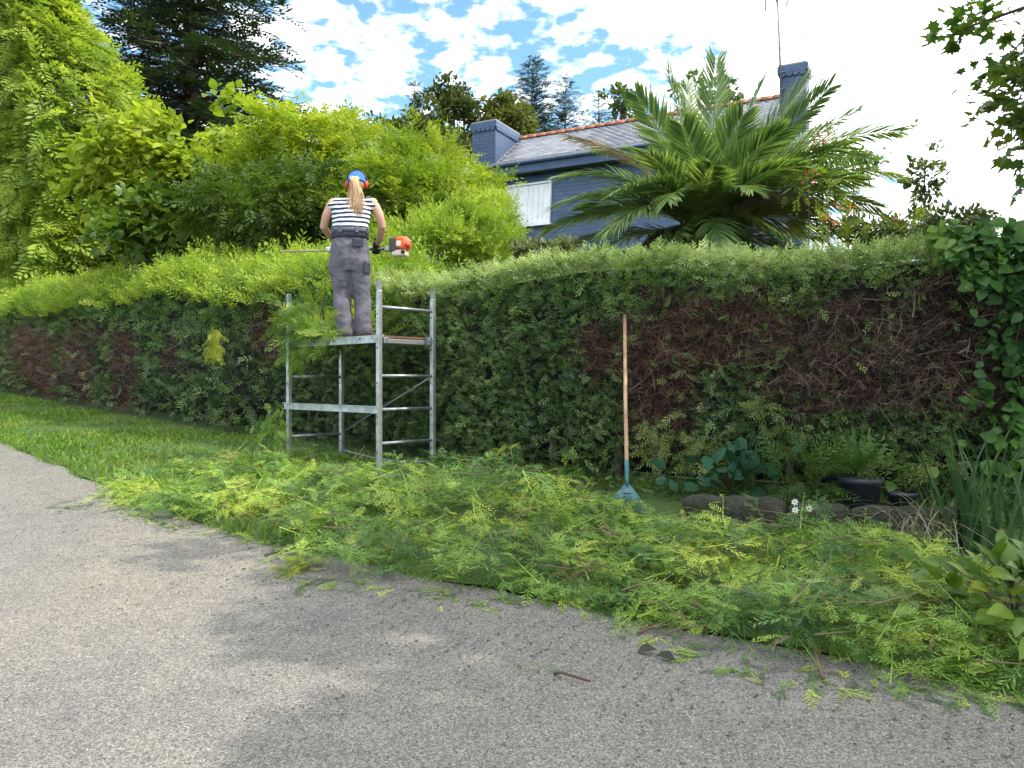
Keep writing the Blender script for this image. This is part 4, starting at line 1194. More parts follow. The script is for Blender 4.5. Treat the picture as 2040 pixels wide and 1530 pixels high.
FR = [  # tip pixel u, v, distance, lift, material, leaflet droop
    (1428, 118, 11.2, .02, 0, .02), (1330, 140, 11.8, .06, 0, .05), (1268, 190, 11.0, .16, 0, .08), (1300, 215, 12.2, .18, 0, .08),
    (1370, 160, 12.6, .05, 0, .05), (1518, 162, 11.9, .05, 0, .05), (1612, 156, 11.4, .08, 0, .06), (1656, 172, 10.9, .12, 0, .08),
    (1716, 216, 11.8, .14, 0, .10), (1800, 262, 11.2, .24, 0, .15), (1795, 350, 10.6, .30, 0, .2), (1740, 320, 12.6, .26, 0, .2),
    (1132, 272, 11.6, .26, 1, .25), (1190, 300, 12.6, .26, 0, .25), (1110, 352, 10.9, .34, 0, .25), (1108, 408, 10.6, .34, 0, .22),
    (1084, 458, 10.9, .26, 0, .22), (1102, 500, 11.3, .20, 0, .22), (1165, 512, 10.2, .22, 0, .22), (1200, 470, 10.1, .40, 0, .3),
    (1248, 512, 10.4, .25, 1, .35), (1320, 520, 10.0, .35, 0, .3), (1436, 490, 9.9, .40, 0, .3), (1480, 500, 10.1, .34, 0, .3),
    (1545, 395, 10.5, .46, 1, .45), (1560, 470, 10.2, .36, 0, .35), (1636, 415, 10.4, .36, 1, .35), (1752, 412, 10.7, .34, 0, .3),
    (1786, 440, 11.2, .26, 2, .2), (1700, 470, 10.4, .26, 2, .3), (1650, 480, 11.5, .2, 0, .3), (1640, 250, 12.4, .12, 0, .1),
    (1480, 230, 10.6, .16, 0, .12), (1360, 250, 10.4, .18, 0, .12), (1275, 300, 10.3, .30, 0, .2), (1560, 260, 10.4, .22, 0, .15),
    (1220, 385, 10.0, .42, 0, .25), (1600, 330, 10.0, .34, 0, .25), (1420, 330, 9.9, .30, 0, .2), (1500, 380, 9.8, .4, 0, .25),
    (1330, 400, 9.8, .45, 0, .3), (1350, 548, 9.9, .34, 0, .4), (1455, 545, 9.9, .36, 0, .4), (1255, 545, 10.2, .32, 0, .4), (1545, 530, 10.1, .34, 0, .4), (1620, 520, 10.6, .3, 0, .35), (1720, 360, 10.2, .3, 0, .25), (1690, 290, 10.6, .2, 0, .2), (1160, 420, 12.5, .3, 0, .25), (1680, 390, 12.4, .34, 0, .25)]
for (u, v, Y, lift, mi, hang) in FR:
    frond(at(u, v, Y), lift, (M_PALM, M_PALMDRY, M_PALMGOLD)[mi], width=.54 if mi != 1 else .44, hang=hang)
# orange trumpet flowers of a creeper beside the palm
M_ORANGE = leaf_mat('orange_petals', [(.50, .09, .03), (.62, .16, .06), (.70, .28, .15)], trans=.35, tcol=(1.1, .8, .6))
PETAL = t_leaf(.62, -.15, -.25, 2)
for i, (u, v, Y, lab) in enumerate(((1612, 348, 10.0, 'orange-red flower cluster high among the right palm fronds'), (1650, 440, 9.6, 'orange flower cluster low beside the yellowing palm frond'), (1792, 442, 9.9, 'orange-red flower cluster at the far right of the palm'), (1640, 275, 10.6, 'pale orange flower cluster near the top right frond'), (1690, 408, 9.8, 'small orange flower cluster above the yellowing frond'))):
    c = at(u, v, Y); base = np.array([c[0], c[1] + .25, gz(c[0], c[1] + .25)])
    fl = thing('creeper_flower', base, lab, 'flower', 'orange creeper flowers by the palm')
    stem = Acc().tube([base - [0, 0, .05], base * .5 + c * .5 + [.06, .05, 0], c], [.012, .010, .006], 5)
    wc(stem.build('stem', M_BARK), fl)
    f = Fol(); n = 15
    q = c + rng.normal(0, 1, (n, 3)) * np.array([.055, .05, .035])
    d = norm(q - c) + rdir(n) * .4
    f.put(PETAL, q, frames(d, rdir(n)), rng.uniform(.04, .065, n))
    wc(f.build('petals', M_ORANGE), fl)['kind'] = 'stuff'
    f = Fol(); n = 26
    q = c + rng.normal(0, 1, (n, 3)) * np.array([.16, .14, .14]) - [0, 0, .12]
    f.put(PINN[0], q, frames(rdir(n), rdir(n, 1)), rng.uniform(.12, .2, n))
    wc(f.build('leaves', M_PINN2), fl)['kind'] = 'stuff'
# ------------------------------------------------------------------ the scaffold tower
M_ALU = plain_mat('dull_aluminium', (.40, .43, .43), .40, metal=.75, spec=.5, var=.2, vscale=11, bump=.08, bscale=120)
M_ALU2 = plain_mat('scuffed_aluminium', (.28, .31, .33), .45, metal=.75, var=.2, vscale=14)
M_PLY = plain_mat('brown_plywood', (.13, .065, .045), .7, var=.2, vscale=8, bump=.2)
M_BLACK = plain_mat('black_plastic', (.02, .02, .022), .55)
A0 = np.array([-1.29, 7.65]); LV = np.array([-1.165, 1.05]); SV = np.array([.444, .55])
LV = LV / np.linalg.norm(LV); SV = np.array([-LV[1], LV[0]]); SV = SV if SV[1] > 0 else -SV
TL, TW_ = 1.58, .70
TZ = G * 7.75 + .03
tower = thing('scaffold_tower', (A0[0], A0[1], TZ), 'aluminium scaffold tower with a platform standing in cuttings before the hedge', 'scaffold')
def T3(l, s_, z): 
    q = A0 + LV * l + SV * s_
    return np.array([q[0], q[1], TZ + z])
def tb(acc, name, mat, smooth=False, bevel=0): return wc(acc.build(name, mat, None, smooth, bevel), tower)
L3, S3 = np.array([LV[0], LV[1], 0]), np.array([SV[0], SV[1], 0])
TR = np.stack([L3, S3, np.array([0, 0, 1.0])], 1)
H = 1.90
posts = [(0, 0, H), (0, TW_, H - .03), (TL, 0, H - .01), (TL, TW_, 1.40)]
for (l, s_, h) in posts:
    po = tb(Acc().box(T3(l, s_, h / 2 - .10), (.046, .046, h + .10 - .2 * 0), TR), 'post', M_ALU, bevel=.005)
    def sub(acc, name, mat, **k):
        o = wc(acc.build(name, mat, None, **k), tower); o.parent = po
        o.matrix_parent_inverse = Matrix.Identity(4); return o
    if h > 1.5:
        sub(Acc().box(T3(l, s_, h - .03), (.036, .036, .15), TR), 'spigot', M_ALU2)
    for z in (.28, .62, .95, 1.29, 1.62):
        if z < h: sub(Acc().tube([T3(l, s_ - .0245, z), T3(l, s_ - .022, z)], .010, 8), 'hole_disc', M_BLACK)  # black discs stand for the dark inside the holes
    sub(Acc().box(T3(l, s_, -.09), (.07, .07, .03), TR), 'foot_plate', M_BLACK)
for l, zs in ((0, (.36 - .33, .36, .69, 1.02, 1.69)), (TL, (.05, .36, .68, 1.02))):
    for z in zs:
        tb(Acc().tube([T3(l, .02, z), T3(l, TW_ - .02, z)], .017, 10), 'rung', M_ALU2, True)
# long front guard beam, diagonal brace and the two bowed foot bars
gb_ = Acc(); gb_.bar(T3(-.03, -.034, .69), T3(TL + .03, -.034, .70), .018, .062); gb_.bar(T3(-.03, -.046, .722), T3(TL + .03, -.046, .732), .04, .006); gb_.bar(T3(-.03, -.046, .659), T3(TL + .03, -.046, .669), .04, .006)
tb(gb_, 'guard_beam', M_ALU)
tb(Acc().tube([T3(TL - .02, TW_ + .01, .38), T3(.02, TW_ + .01, 1.02)], .008, 7), 'diagonal_brace', M_ALU2, True)
def bow(s_, z, sag):
    ts = np.linspace(0, 1, 12)
    return [T3(TL * (1 - t_), s_ , z - sag * math.sin(math.pi * t_) * .5 + .04 * (1 - t_)) for t_ in ts]
tb(Acc().tube(bow(TW_ + .012, .13, .10), .016, 8), 'foot_bar', M_ALU2, True)
tb(Acc().tube(bow(-.012, .06, .09), .016, 8), 'foot_bar', M_ALU2, True)
# platform
pz = 1.395
pl = tb(Acc().box(T3(TL / 2, TW_ / 2, pz + .012), (TL - .06, TW_ - .1, .022), TR), 'platform', M_PLY)
def ps(acc, name, mat, **k):
    o = wc(acc.build(name, mat, None, **k), tower); o.parent = pl
    o.matrix_parent_inverse = Matrix.Identity(4); return o
for s_ in (.045, TW_ - .045):
    ps(Acc().box(T3(TL / 2, s_, pz - .012), (TL + .02, .022, .078), TR), 'side_rail', M_ALU, bevel=.003)
for l in (.045, TL - .045):
    ps(Acc().box(T3(l, TW_ / 2, pz - .030), (.03, TW_ - .12, .045), TR), 'end_rail', M_ALU, bevel=.003)
for l in (.02, TL - .02):
    for s_ in (.06, TW_ - .06):
        ps(Acc().box(T3(l - .03 if l < .1 else l + .03, s_, pz - .03), (.05, .05, .06), TR), 'hook', M_ALU2, bevel=.004)
for l in (.35, .80, 1.15):
    ps(Acc().tube([T3(l, .033, pz - .005), T3(l, .030, pz - .005)], .010, 8), 'rivet', M_BLACK)
DECK = TZ + pz + .024

# cut cypress branches lying over the left end of the platform and hanging round the post
M_CLIP = leaf_mat('fresh_clippings', [(.035, .09, .018), (.095, .185, .03), (.19, .30, .04), (.33, .42, .06)], trans=.32, nscale=2.6, noise_w=.5)
f = Fol(); n = 300
l = rng.uniform(TL - .80, TL + .12, n); s_ = rng.uniform(-.12, TW_, n) ; zc = rng.uniform(.0, .38, n) * np.clip((l - (TL - .85)) / .5, .1, 1)
q = np.array([T3(a_, b_, pz + .06 + c_) for a_, b_, c_ in zip(l, s_, zc)])
d = rdir(n, -.35); d[:, :2] -= SV * .6
for j in range(6):
    mk = np.arange(n) % 6 == j
    f.put(FROND_D[j], q[mk], frames(d[mk], rdir(mk.sum(), .4)), rng.uniform(.18, .36, mk.sum()))
n = 130
q = np.array([T3(TL - .45 + rng.uniform(0, .6), rng.uniform(-.10, .1), pz - rng.uniform(-.45, .22)) for _ in range(n)])
d = rdir(n, -.9)
f.put(FROND_D[2], q, frames(d, rdir(n)), rng.uniform(.15, .30, n))
cb_ = thing('cut_branches', T3(TL * .75, .3, pz + .03), 'bundle of cut cypress branches heaped on the left end of the platform', 'branches')
wc(f.build('sprays', M_CLIP), cb_)
st_ = Acc()
for k in range(5):
    p0 = T3(TL - .7 + .2 * k, .3 + rng.uniform(-.2, .2), pz + .06); p1 = p0 + rng.normal(0, .18, 3) + np.array([-.1, -.1, .22])
    wc(Acc().tube([p0, (p0 + p1) / 2 + [0, 0, .04], p1], [.008, .007, .004], 5).build('cut_stem', M_BARK, smooth=True), cb_)
# ------------------------------------------------------------------ the woman on the platform (local: x right, y forwards, z up from the deck)
PB_ = np.array([-1.66, 8.31, DECK]); PRZ = math.radians(6)
person = thing('person', PB_, 'woman in striped top, grey work trousers and blue cap standing on the platform', 'person', rz=PRZ)
M_SKIN = plain_mat('skin', (.50, .29, .21), .55, var=.06, vscale=6, spec=.4)
M_TROUSER = plain_mat('grey_work_cloth', (.105, .103, .130), .85, var=.16, vscale=9, bump=.9, bscale=16)
M_NAVY = plain_mat('navy_cloth', (.030, .036, .06), .85, var=.15, bump=.2, bscale=300)
M_BLUE = plain_mat('blue_cap_cloth', (.02, .14, .55), .7, var=.12, bump=.2, bscale=200)
M_RED = plain_mat('red_plastic', (.48, .03, .03), .4, var=.08)
M_SHOE = plain_mat('black_shoe', (.025, .025, .028), .7, var=.2, bump=.3)
M_GLOVE = plain_mat('black_glove', (.018, .018, .022), .8, var=.2, bump=.3, bscale=120)
m, nt = nodes_of('striped_cotton')
tcx = N(nt, "ShaderNodeTexCoord"); sp = N(nt, "ShaderNodeSeparateXYZ", {0: tcx.outputs['Object']})
wb = N(nt, "ShaderNodeTexNoise", {'Vector': tcx.outputs['Object'], 'Scale': 6.0, 'Detail': 2.0})
wv = N(nt, "ShaderNodeMath", {0: wb.outputs['Fac'], 1: .022, 2: sp.outputs[2]}, operation='MULTIPLY_ADD')
fr = N(nt, "ShaderNodeMath", {0: N(nt, "ShaderNodeMath", {0: wv.outputs[0], 1: .0465}, operation='DIVIDE').outputs[0]}, operation='FRACT')
up_ = N(nt, "ShaderNodeMapRange", {'Value': sp.outputs[2], 'From Min': 1.12, 'From Max': 1.46, 'To Min': .40, 'To Max': .55})
gt = N(nt, "ShaderNodeMath", {0: fr.outputs[0], 1: up_.outputs[0]}, operation='LESS_THAN')
col = N(nt, "ShaderNodeMix", {'Factor': gt.outputs[0], 'A': (.62, .66, .72, 1), 'B': (.022, .028, .055, 1)}, data_type='RGBA').outputs['Result']
pb = N(nt, "ShaderNodeBsdfPrincipled", {'Base Color': col, 'Roughness': .85, 'Specular IOR Level': .2})
N(nt, "ShaderNodeOutputMaterial", {'Surface': pb.outputs[0]})
M_STRIPE = m
m, nt = nodes_of('fair_hair')
at_ = N(nt, "ShaderNodeAttribute", attribute_name='rnd')
tcx = N(nt, "ShaderNodeTexCoord")
col = ramp_node(nt, at_.outputs['Fac'], [(.0, (.20, .11, .05)), (.45, (.40, .25, .12)), (.8, (.55, .38, .21)), (1, (.68, .52, .33))])
pb = N(nt, "ShaderNodeBsdfPrincipled", {'Base Color': col, 'Roughness': .42, 'Specular IOR Level': .45})
N(nt, "ShaderNodeOutputMaterial", {'Surface': pb.outputs[0]})
M_HAIR = m

def fuse(o, voxel=.010, smooth=5, wrinkle=0.0, wscale=.12):
    r_ = o.modifiers.new('fuse', 'REMESH'); r_.mode = 'VOXEL'; r_.voxel_size = voxel; r_.use_smooth_shade = True
    s_ = o.modifiers.new('soft', 'SMOOTH'); s_.factor = .5; s_.iterations = smooth
    if wrinkle:
        tx = bpy.data.textures.new('folds', 'CLOUDS'); tx.noise_scale = wscale; tx.noise_depth = 2
        d_ = o.modifiers.new('folds', 'DISPLACE'); d_.texture = tx; d_.strength = wrinkle; d_.mid_level = .5
        d_.texture_coords = 'LOCAL'
    return o
def chain(acc, pts, rad, n=12):
    acc.tube(np.array(pts, float), rad, n)
    return acc
def limb(acc, pts, rads, n=14, sub=5):
    pts = np.array(pts, float); m = len(pts); P = []; R_ = []
    for i in range(m - 1):
        for k in range(sub):
            t = k / sub; P.append(pts[i] * (1 - t) + pts[i + 1] * t)
            tt = t * t * (3 - 2 * t); R_.append(rads[i] * (1 - tt) + rads[i + 1] * tt)
    P.append(pts[-1]); R_.append(rads[-1])
    P = np.array(P)
    for _ in range(2): P[1:-1] = (P[:-2] + 2 * P[1:-1] + P[2:]) / 4
    acc.tube(P, R_, n)
    for p, r in zip(pts, rads): acc.ball(p, r * .97, 12, 8)
    return acc

SHL, SHR = (-.225, .035, 1.425), (.185, .035, 1.440)
ELL, ELR = (-.335, .10, 1.190), (.285, .06, 1.200)
HNL, HNR = (-.215, .34, 1.065), (.205, .30, 1.035)
NECK, HEAD = (-.005, .06, 1.49), (.012, .115, 1.665)
body = Acc()
body.loft([((-.05, 0, .74), .16, .11), ((-.05, 0, .95), .165, .115), ((-.045, .0, 1.12), .14, .10), ((-.035, .02, 1.30), .165, .105), ((-.025, .04, 1.42), .16, .085), ((-.01, .05, 1.48), .075, .06)])
limb(body, [(-.01, .05, 1.45), (0, .07, 1.54), (.01, .10, 1.62)], [.062, .055, .058])
body.ball(HEAD, (.074, .094, .110), 18, 12)
body.ball((HEAD[0], HEAD[1] + .035, HEAD[2] - .06), (.055, .062, .06), 14, 9)
body.ball((HEAD[0], HEAD[1] + .098, HEAD[2] - .015), (.013, .022, .02), 10, 7)          # nose
for sx in (-1, 1):
    body.ball((HEAD[0] + sx * .077, HEAD[1] - .005, HEAD[2] - .01), (.010, .020, .032), 10, 7)   # ears
limb(body, [(-.19, .03, 1.425), SHL, ((SHL[0] + ELL[0]) / 2 - .012, .05, 1.31), ELL, ((ELL[0] + HNL[0]) / 2 - .01, .24, 1.12), HNL], [.055, .057, .049, .040, .037, .026])
limb(body, [(.15, .03, 1.44), SHR, ((SHR[0] + ELR[0]) / 2 + .018, .035, 1.325), ELR, ((ELR[0] + HNR[0]) / 2 + .012, .19, 1.10), HNR], [.055, .058, .050, .041, .038, .026])
limb(body, [(-.13, 0, .80), (-.13, .03, .46), (-.095, 0, .08)], [.085, .058, .042])
limb(body, [(.035, 0, .80), (.075, .03, .46), (.085, .0, .08)], [.085, .058, .042])
def hand(acc, wrist, grip, axis, thumb_dir):
    "palm with five fingers curled round a bar through grip along axis"
    wrist, grip, axis = (np.array(x, float) for x in (wrist, grip, axis)); axis /= np.linalg.norm(axis)
    back = norm(wrist - grip); up = norm(np.cross(axis, back))
    pc = grip + up * .030 + back * .018
    limb(acc, [wrist, pc + back * .02], [.026, .030], sub=3)
    for k, (o_, L) in enumerate(((-.033, .92), (-.011, 1.0), (.011, .96), (.033, .78))):
        b = pc + axis * o_
        limb(acc, [b, b - back * .045 * L, b - back * .052 * L - up * .034, b - back * .018 - up * .058 * L], [.0115, .0105, .0095, .008], 8, 3)
    b = pc + back * .01 - axis * .03
    limb(acc, [b, b - axis * .03 * thumb_dir - up * .022, b - up * .05 - axis * .012 * thumb_dir - back * .018], [.013, .011, .009], 8, 3)
TAX = np.array([-.965, .26, .012]); TAX /= np.linalg.norm(TAX)      # hedge trimmer axis, engine to blade
GRIP_R = np.array(HNR) + np.array([-.005, .055, -.045])
GRIP_L = np.array(HNL) + np.array([.02, .06, -.045])
hand(body, HNR, GRIP_R, TAX, 1); hand(body, HNL, GRIP_L, TAX, 1)
bo = fuse(body.build('body', M_SKIN, person), .0085, 3)
for sx in (-1, 1):
    e = Acc().ball((HEAD[0] + sx * .031, HEAD[1] + .085, HEAD[2] + .012), (.013, .008, .010), 10, 7).build('eye', plain_mat('eye', (.6, .6, .58), .2), person, True)
Acc().ball((HEAD[0], HEAD[1] + .093, HEAD[2] - .058), (.023, .008, .007), 10, 7).build('mouth', plain_mat('lips', (.42, .16, .13), .5), person, True)

# trousers, baggy
t_ = Acc()
t_.loft([((-.05, .005, .70), .175, .125), ((-.05, 0, .82), .205, .142), ((-.05, 0, .95), .206, .145), ((-.047, 0, 1.06), .190, .128), ((-.045, 0, 1.115), .186, .124)])
limb(t_, [(-.140, 0, .82), (-.138, .02, .62), (-.128, .035, .44), (-.115, .0, .24), (-.092, -.015, .055)], [.128, .112, .094, .090, .088])
limb(t_, [(.045, 0, .82), (.058, .02, .62), (.078, .03, .44), (.085, .0, .26), (.095, -.015, .085)], [.128, .108, .092, .087, .090])
fuse(t_.build('trousers', M_TROUSER, person), .011, 4, .034, .13)
# navy yoke, belt with loops, pockets
b_ = Acc(); b_.loft([((-.047, 0, 1.045), .196, .137), ((-.046, 0, 1.09), .195, .136), ((-.045, 0, 1.125), .194, .133)])
b_.build('yoke', M_NAVY, person, True)
b_ = Acc(); b_.loft([((-.045, 0, 1.105), .199, .139), ((-.045, 0, 1.150), .197, .138)])
belt = b_.build('belt', plain_mat('faded_navy_belt', (.075, .085, .12), .8), person, True)
for a_ in (-2.05, -1.15, -.4, -2.75):
    c, s_ = math.cos(a_), math.sin(a_)
    Acc().box((-.045 + .200 * c, .140 * s_, 1.128), (.030, .012, .06), np.array(Matrix.Rotation(a_ + math.pi / 2, 3, 'Z'))).build('belt_loop', M_TROUSER, belt)
Acc().box((.045, -.139, .985), (.115, .016, .085), np.array(Matrix.Rotation(math.radians(12), 3, 'Z'))).build('back_pocket', M_NAVY, person, bevel=.006)
Acc().box((.136, -.078, .74), (.016, .10, .12), np.array(Matrix.Rotation(math.radians(-32), 3, 'Z'))).build('thigh_pocket', M_NAVY, person, bevel=.006)
# striped sleeveless top
s_ = Acc()
s_.loft([((-.045, 0, 1.105), .192, .132), ((-.043, .0, 1.18), .186, .130), ((-.038, .012, 1.28), .203, .136), ((-.030, .028, 1.37), .215, .134), ((-.022, .040, 1.43), .205, .112), ((-.012, .052, 1.475), .125, .085), ((-.008, .056, 1.495), .080, .068)])
limb(s_, [(-.17, .03, 1.425), (-.236, .036, 1.395)], [.068, .062], sub=4)
limb(s_, [(.13, .03, 1.44), (.202, .036, 1.408)], [.068, .063], sub=4)
fuse(s_.build('striped_top', M_STRIPE, person), .010, 4, .022, .09)
# gloves: hand again, a little larger
for W_, G_ in ((HNR, GRIP_R), (HNL, GRIP_L)):
    g_ = Acc(); hand(g_, W_, G_, TAX, 1)
    limb(g_, [np.array(W_) + (np.array(W_) - G_) * .30, W_], [.034, .033], sub=3)
    go = fuse(g_.build('glove', M_GLOVE, person), .006, 2)
    d_ = go.modifiers.new('thick', 'DISPLACE'); d_.strength = .006; d_.mid_level = 0
# shoes
for (x, ang, y) in ((-.088, 8, .02), (.105, -48, .015)):
    sh_ = Acc(); R_ = np.array(Matrix.Rotation(math.radians(ang), 3, 'Z'))
    def q_(v): return tuple(np.array([x, y - .02, 0]) + R_ @ np.array(v))
    pts = [((0, -.075, .035), .040), ((0, -.04, .05), .046), ((0, .03, .045), .044), ((0, .09, .036), .042), ((0, .15, .030), .035), ((0, .185, .026), .024)]
    for (p, r), (p2, r2) in zip(pts[:-1], pts[1:]): limb(sh_, [q_(p), q_(p2)], [r, r2], sub=3)
    limb(sh_, [q_((0, -.04, .06)), q_((0, -.045, .12))], [.045, .046], sub=3)
    so = fuse(sh_.build('shoe', M_SHOE, person), .008, 3)
    V = []; 
    out = [(-.036, -.11), (.036, -.11), (.044, .0), (.046, .09), (.034, .17), (0, .205), (-.034, .17), (-.044, .09), (-.042, 0)]
    for z in (0.0, .022): V += [q_((a_, b_, z)) for a_, b_ in out]
    k = len(out)
    Acc().add(V, [tuple(range(k - 1, -1, -1)), tuple(range(k, 2 * k))] + [(i, (i + 1) % k, k + (i + 1) % k, k + i) for i in range(k)]).build('sole', M_BLACK, so)
# hair: scalp and a long ponytail that hangs out under the cap
f = Fol()
hc = np.array(HEAD)
a_ = Acc().ball(hc + [0, -.010, .005], (.083, .100, .112), 20, 14)
T = []
for q in a_.F: T += [(q[0], q[1], q[2]), (q[0], q[2], q[3])]
V = np.array(a_.V); 
keepT = [t for t in T if V[list(t)].mean(0)[1] < hc[1] + .035]
f.raw(V, keepT, .35)
pr = np.random.default_rng(3)
root_ = hc + np.array([-.012, -.098, .045])
for k in range(190):
    x0 = pr.normal(0, .014); dz = pr.uniform(.33, .45); spread = pr.normal(0, 1)
    P = [root_ + [x0, .01, pr.normal(0, .008)], root_ + [x0 * 1.2 + .004 * spread, -.040, -.015], root_ + [.010 + .018 * spread, -.070 + pr.normal(0, .010), -.11],
         root_ + [.022 + .034 * spread, -.100 + pr.normal(0, .010), -.22], root_ + [.030 + .040 * spread + pr.normal(0, .014), -.128 + pr.normal(0, .010), -dz]]
    P = np.array(P); ts = np.linspace(0, 4, 11); Q = np.stack([np.interp(ts, range(5), P[:, i]) for i in range(3)], -1)
    for _ in range(2): Q[1:-1] = (Q[:-2] + 2 * Q[1:-1] + Q[2:]) / 4
    f.tube(Q, np.linspace(.0052, .0012, 11), 5, pr.random())
f.build('hair', M_HAIR, person, True)
# blue cap with visor, red ear defenders
c_ = Acc()
c_.ball(hc + [0, -.004, .030], (.094, .110, .098), 22, 9, half=True)
c_.loft([((hc[0], hc[1] - .004, hc[2] + .005), .0945, .1105), ((hc[0], hc[1] - .004, hc[2] + .036), .095, .111)])
cap = c_.build('cap', M_BLUE, person, True)
V = []; k = 12
for z, e in ((0, 0), (.006, 0)):
    for i in range(k + 1):
        b = math.pi * i / k; V.append((hc[0] + .088 * math.cos(b), hc[1] + .075 + .0 * math.sin(b), hc[2] + .018 + z))
    for i in range(k + 1):
        b = math.pi * i / k; V.append((hc[0] + .088 * math.cos(b), hc[1] + .075 + .115 * math.sin(b), hc[2] + .006 + z - .02 * math.sin(b)))
n_ = k + 1; Fs = []
for i in range(k):
    Fs += [(i, i + 1, n_ + i + 1, n_ + i), (2 * n_ + i + 1, 2 * n_ + i, 3 * n_ + i, 3 * n_ + i + 1), (n_ + i, n_ + i + 1, 3 * n_ + i + 1, 3 * n_ + i)]
Acc().add(V, Fs).build('visor', M_BLUE, cap)
Acc().ball(hc + [0, -.004, .127], .009, 8, 6).build('cap_button', M_BLUE, cap, True)
ed = Acc().tube([hc + [.106 * math.cos(b), .01, .020 + .125 * math.sin(b)] for b in np.linspace(.15, math.pi - .15, 16)], .007, 8).build('ear_defender_band', M_BLACK, person, True)
for sx in (-1, 1):
    cup = Acc().ball(hc + [sx * .098, .004, -.012], (.026, .034, .044), 14, 10).build('ear_cup', M_RED, ed, True)

# ------------------------------------------------------------------ the petrol hedge trimmer in her hands
tp0 = (np.array(GRIP_R) + np.array(GRIP_L)) / 2
Rz = np.array(Matrix.Rotation(PRZ, 3, 'Z'))
tw0 = PB_ + Rz @ tp0
trim = thing('hedge_trimmer', tw0, 'orange and white petrol hedge trimmer with long blade held over the hedge', 'hedge trimmer')
M_ORG = plain_mat('orange_plastic', (.62, .11, .035), .42, var=.1)
M_CREAM = plain_mat('cream_plastic', (.62, .58, .50), .45, var=.08)
M_GREYP = plain_mat('dark_grey_plastic', (.055, .06, .07), .5, var=.1)
M_STEEL = plain_mat('steel', (.42, .36, .30), .38, metal=.8, var=.2, c2=(.30, .16, .09))
ax_ = Rz @ TAX; sd_ = np.cross(ax_, [0, 0, 1.0]); sd_ /= np.linalg.norm(sd_); upv = np.cross(sd_, ax_)
TRM = np.stack([ax_, sd_, upv], 1)
dL = float((np.array(GRIP_L) - tp0) @ TAX); dR = float((np.array(GRIP_R) - tp0) @ TAX)
def K(a, s__=0.0, z=0.0): return tw0 + ax_ * a + sd_ * s__ + upv * z
def kb(acc, name, mat, smooth=False, bevel=0.0): return wc(acc.build(name, mat, None, smooth, bevel), trim)
kb(Acc().tube([K(dR - .10), K(dL + .06)], .016, 10), 'handle_tube', M_GREYP, True)
kb(Acc().box(K(dR - .155, 0, 0), (.075, .075, .055), TRM), 'rear_grip_housing', plain_mat('light_grey_plastic', (.45, .46, .46), .5), bevel=.01)
eng = kb(Acc().box(K(dR - .215, -.01, .035), (.075, .12, .155), TRM), 'engine_block', M_GREYP, bevel=.014)
e2 = Acc(); e2.box(K(dR - .300, .0, .055), (.10, .16, .13), TRM); e2.ball(K(dR - .335, 0, .045), (.075, .085, .085), 14, 10, R=TRM)
kb(e2, 'engine_cover', M_ORG, bevel=.02)
kb(Acc().box(K(dR - .290, -.088, .04), (.05, .02, .06), TRM), 'exhaust_guard', M_CREAM, bevel=.008)
kb(Acc().box(K(dR - .285, 0, -.052), (.16, .13, .07), TRM), 'fuel_tank', M_CREAM, bevel=.02)
kb(Acc().tube([K(dR - .34, -.065, -.045), K(dR - .34, -.085, -.045)], .022, 12), 'fuel_cap', M_BLACK, True)
kb(Acc().tube([K(dR - .36, -.05, .03), K(dR - .40, -.05, .03)], .03, 12), 'starter_housing', M_RED, True)
kb(Acc().tube([K(dL - .02, 0, .02), K(dL - .02, .09, .09), K(dL - .02, .0, .15), K(dL - .02, -.09, .09), K(dL - .02, -.02, .02)], .011, 8), 'front_handle', M_BLACK, True)
gh = kb(Acc().box(K(dL + .10, 0, 0), (.14, .075, .055), TRM), 'gear_housing', plain_mat('pale_cast_alloy', (.60, .61, .60), .4, metal=.2), bevel=.015)
kb(Acc().box(K(dL + .43, 0, -.012), (.56, .022, .006), TRM), 'blade_bar', M_STEEL)
for k in range(15):
    for sg in (-1, 1):
        a0 = dL + .18 + k * .036
        tv = [K(a0 - .011, sg * .011, -.017), K(a0 + .011, sg * .011, -.017), K(a0 + .006, sg * .038, -.017), K(a0 - .002, sg * .038, -.017)]
        V = tv + [p + upv * .006 for p in tv]
        kb(Acc().add(V, [(3, 2, 1, 0), (4, 5, 6, 7), (0, 1, 5, 4), (1, 2, 6, 5), (2, 3, 7, 6), (3, 0, 4, 7)]), 'tooth', M_STEEL)
kb(Acc().bar(K(dL + .18, 0, -.005), K(dL + .70, 0, -.005), .012, .010), 'blade_guide', M_STEEL)
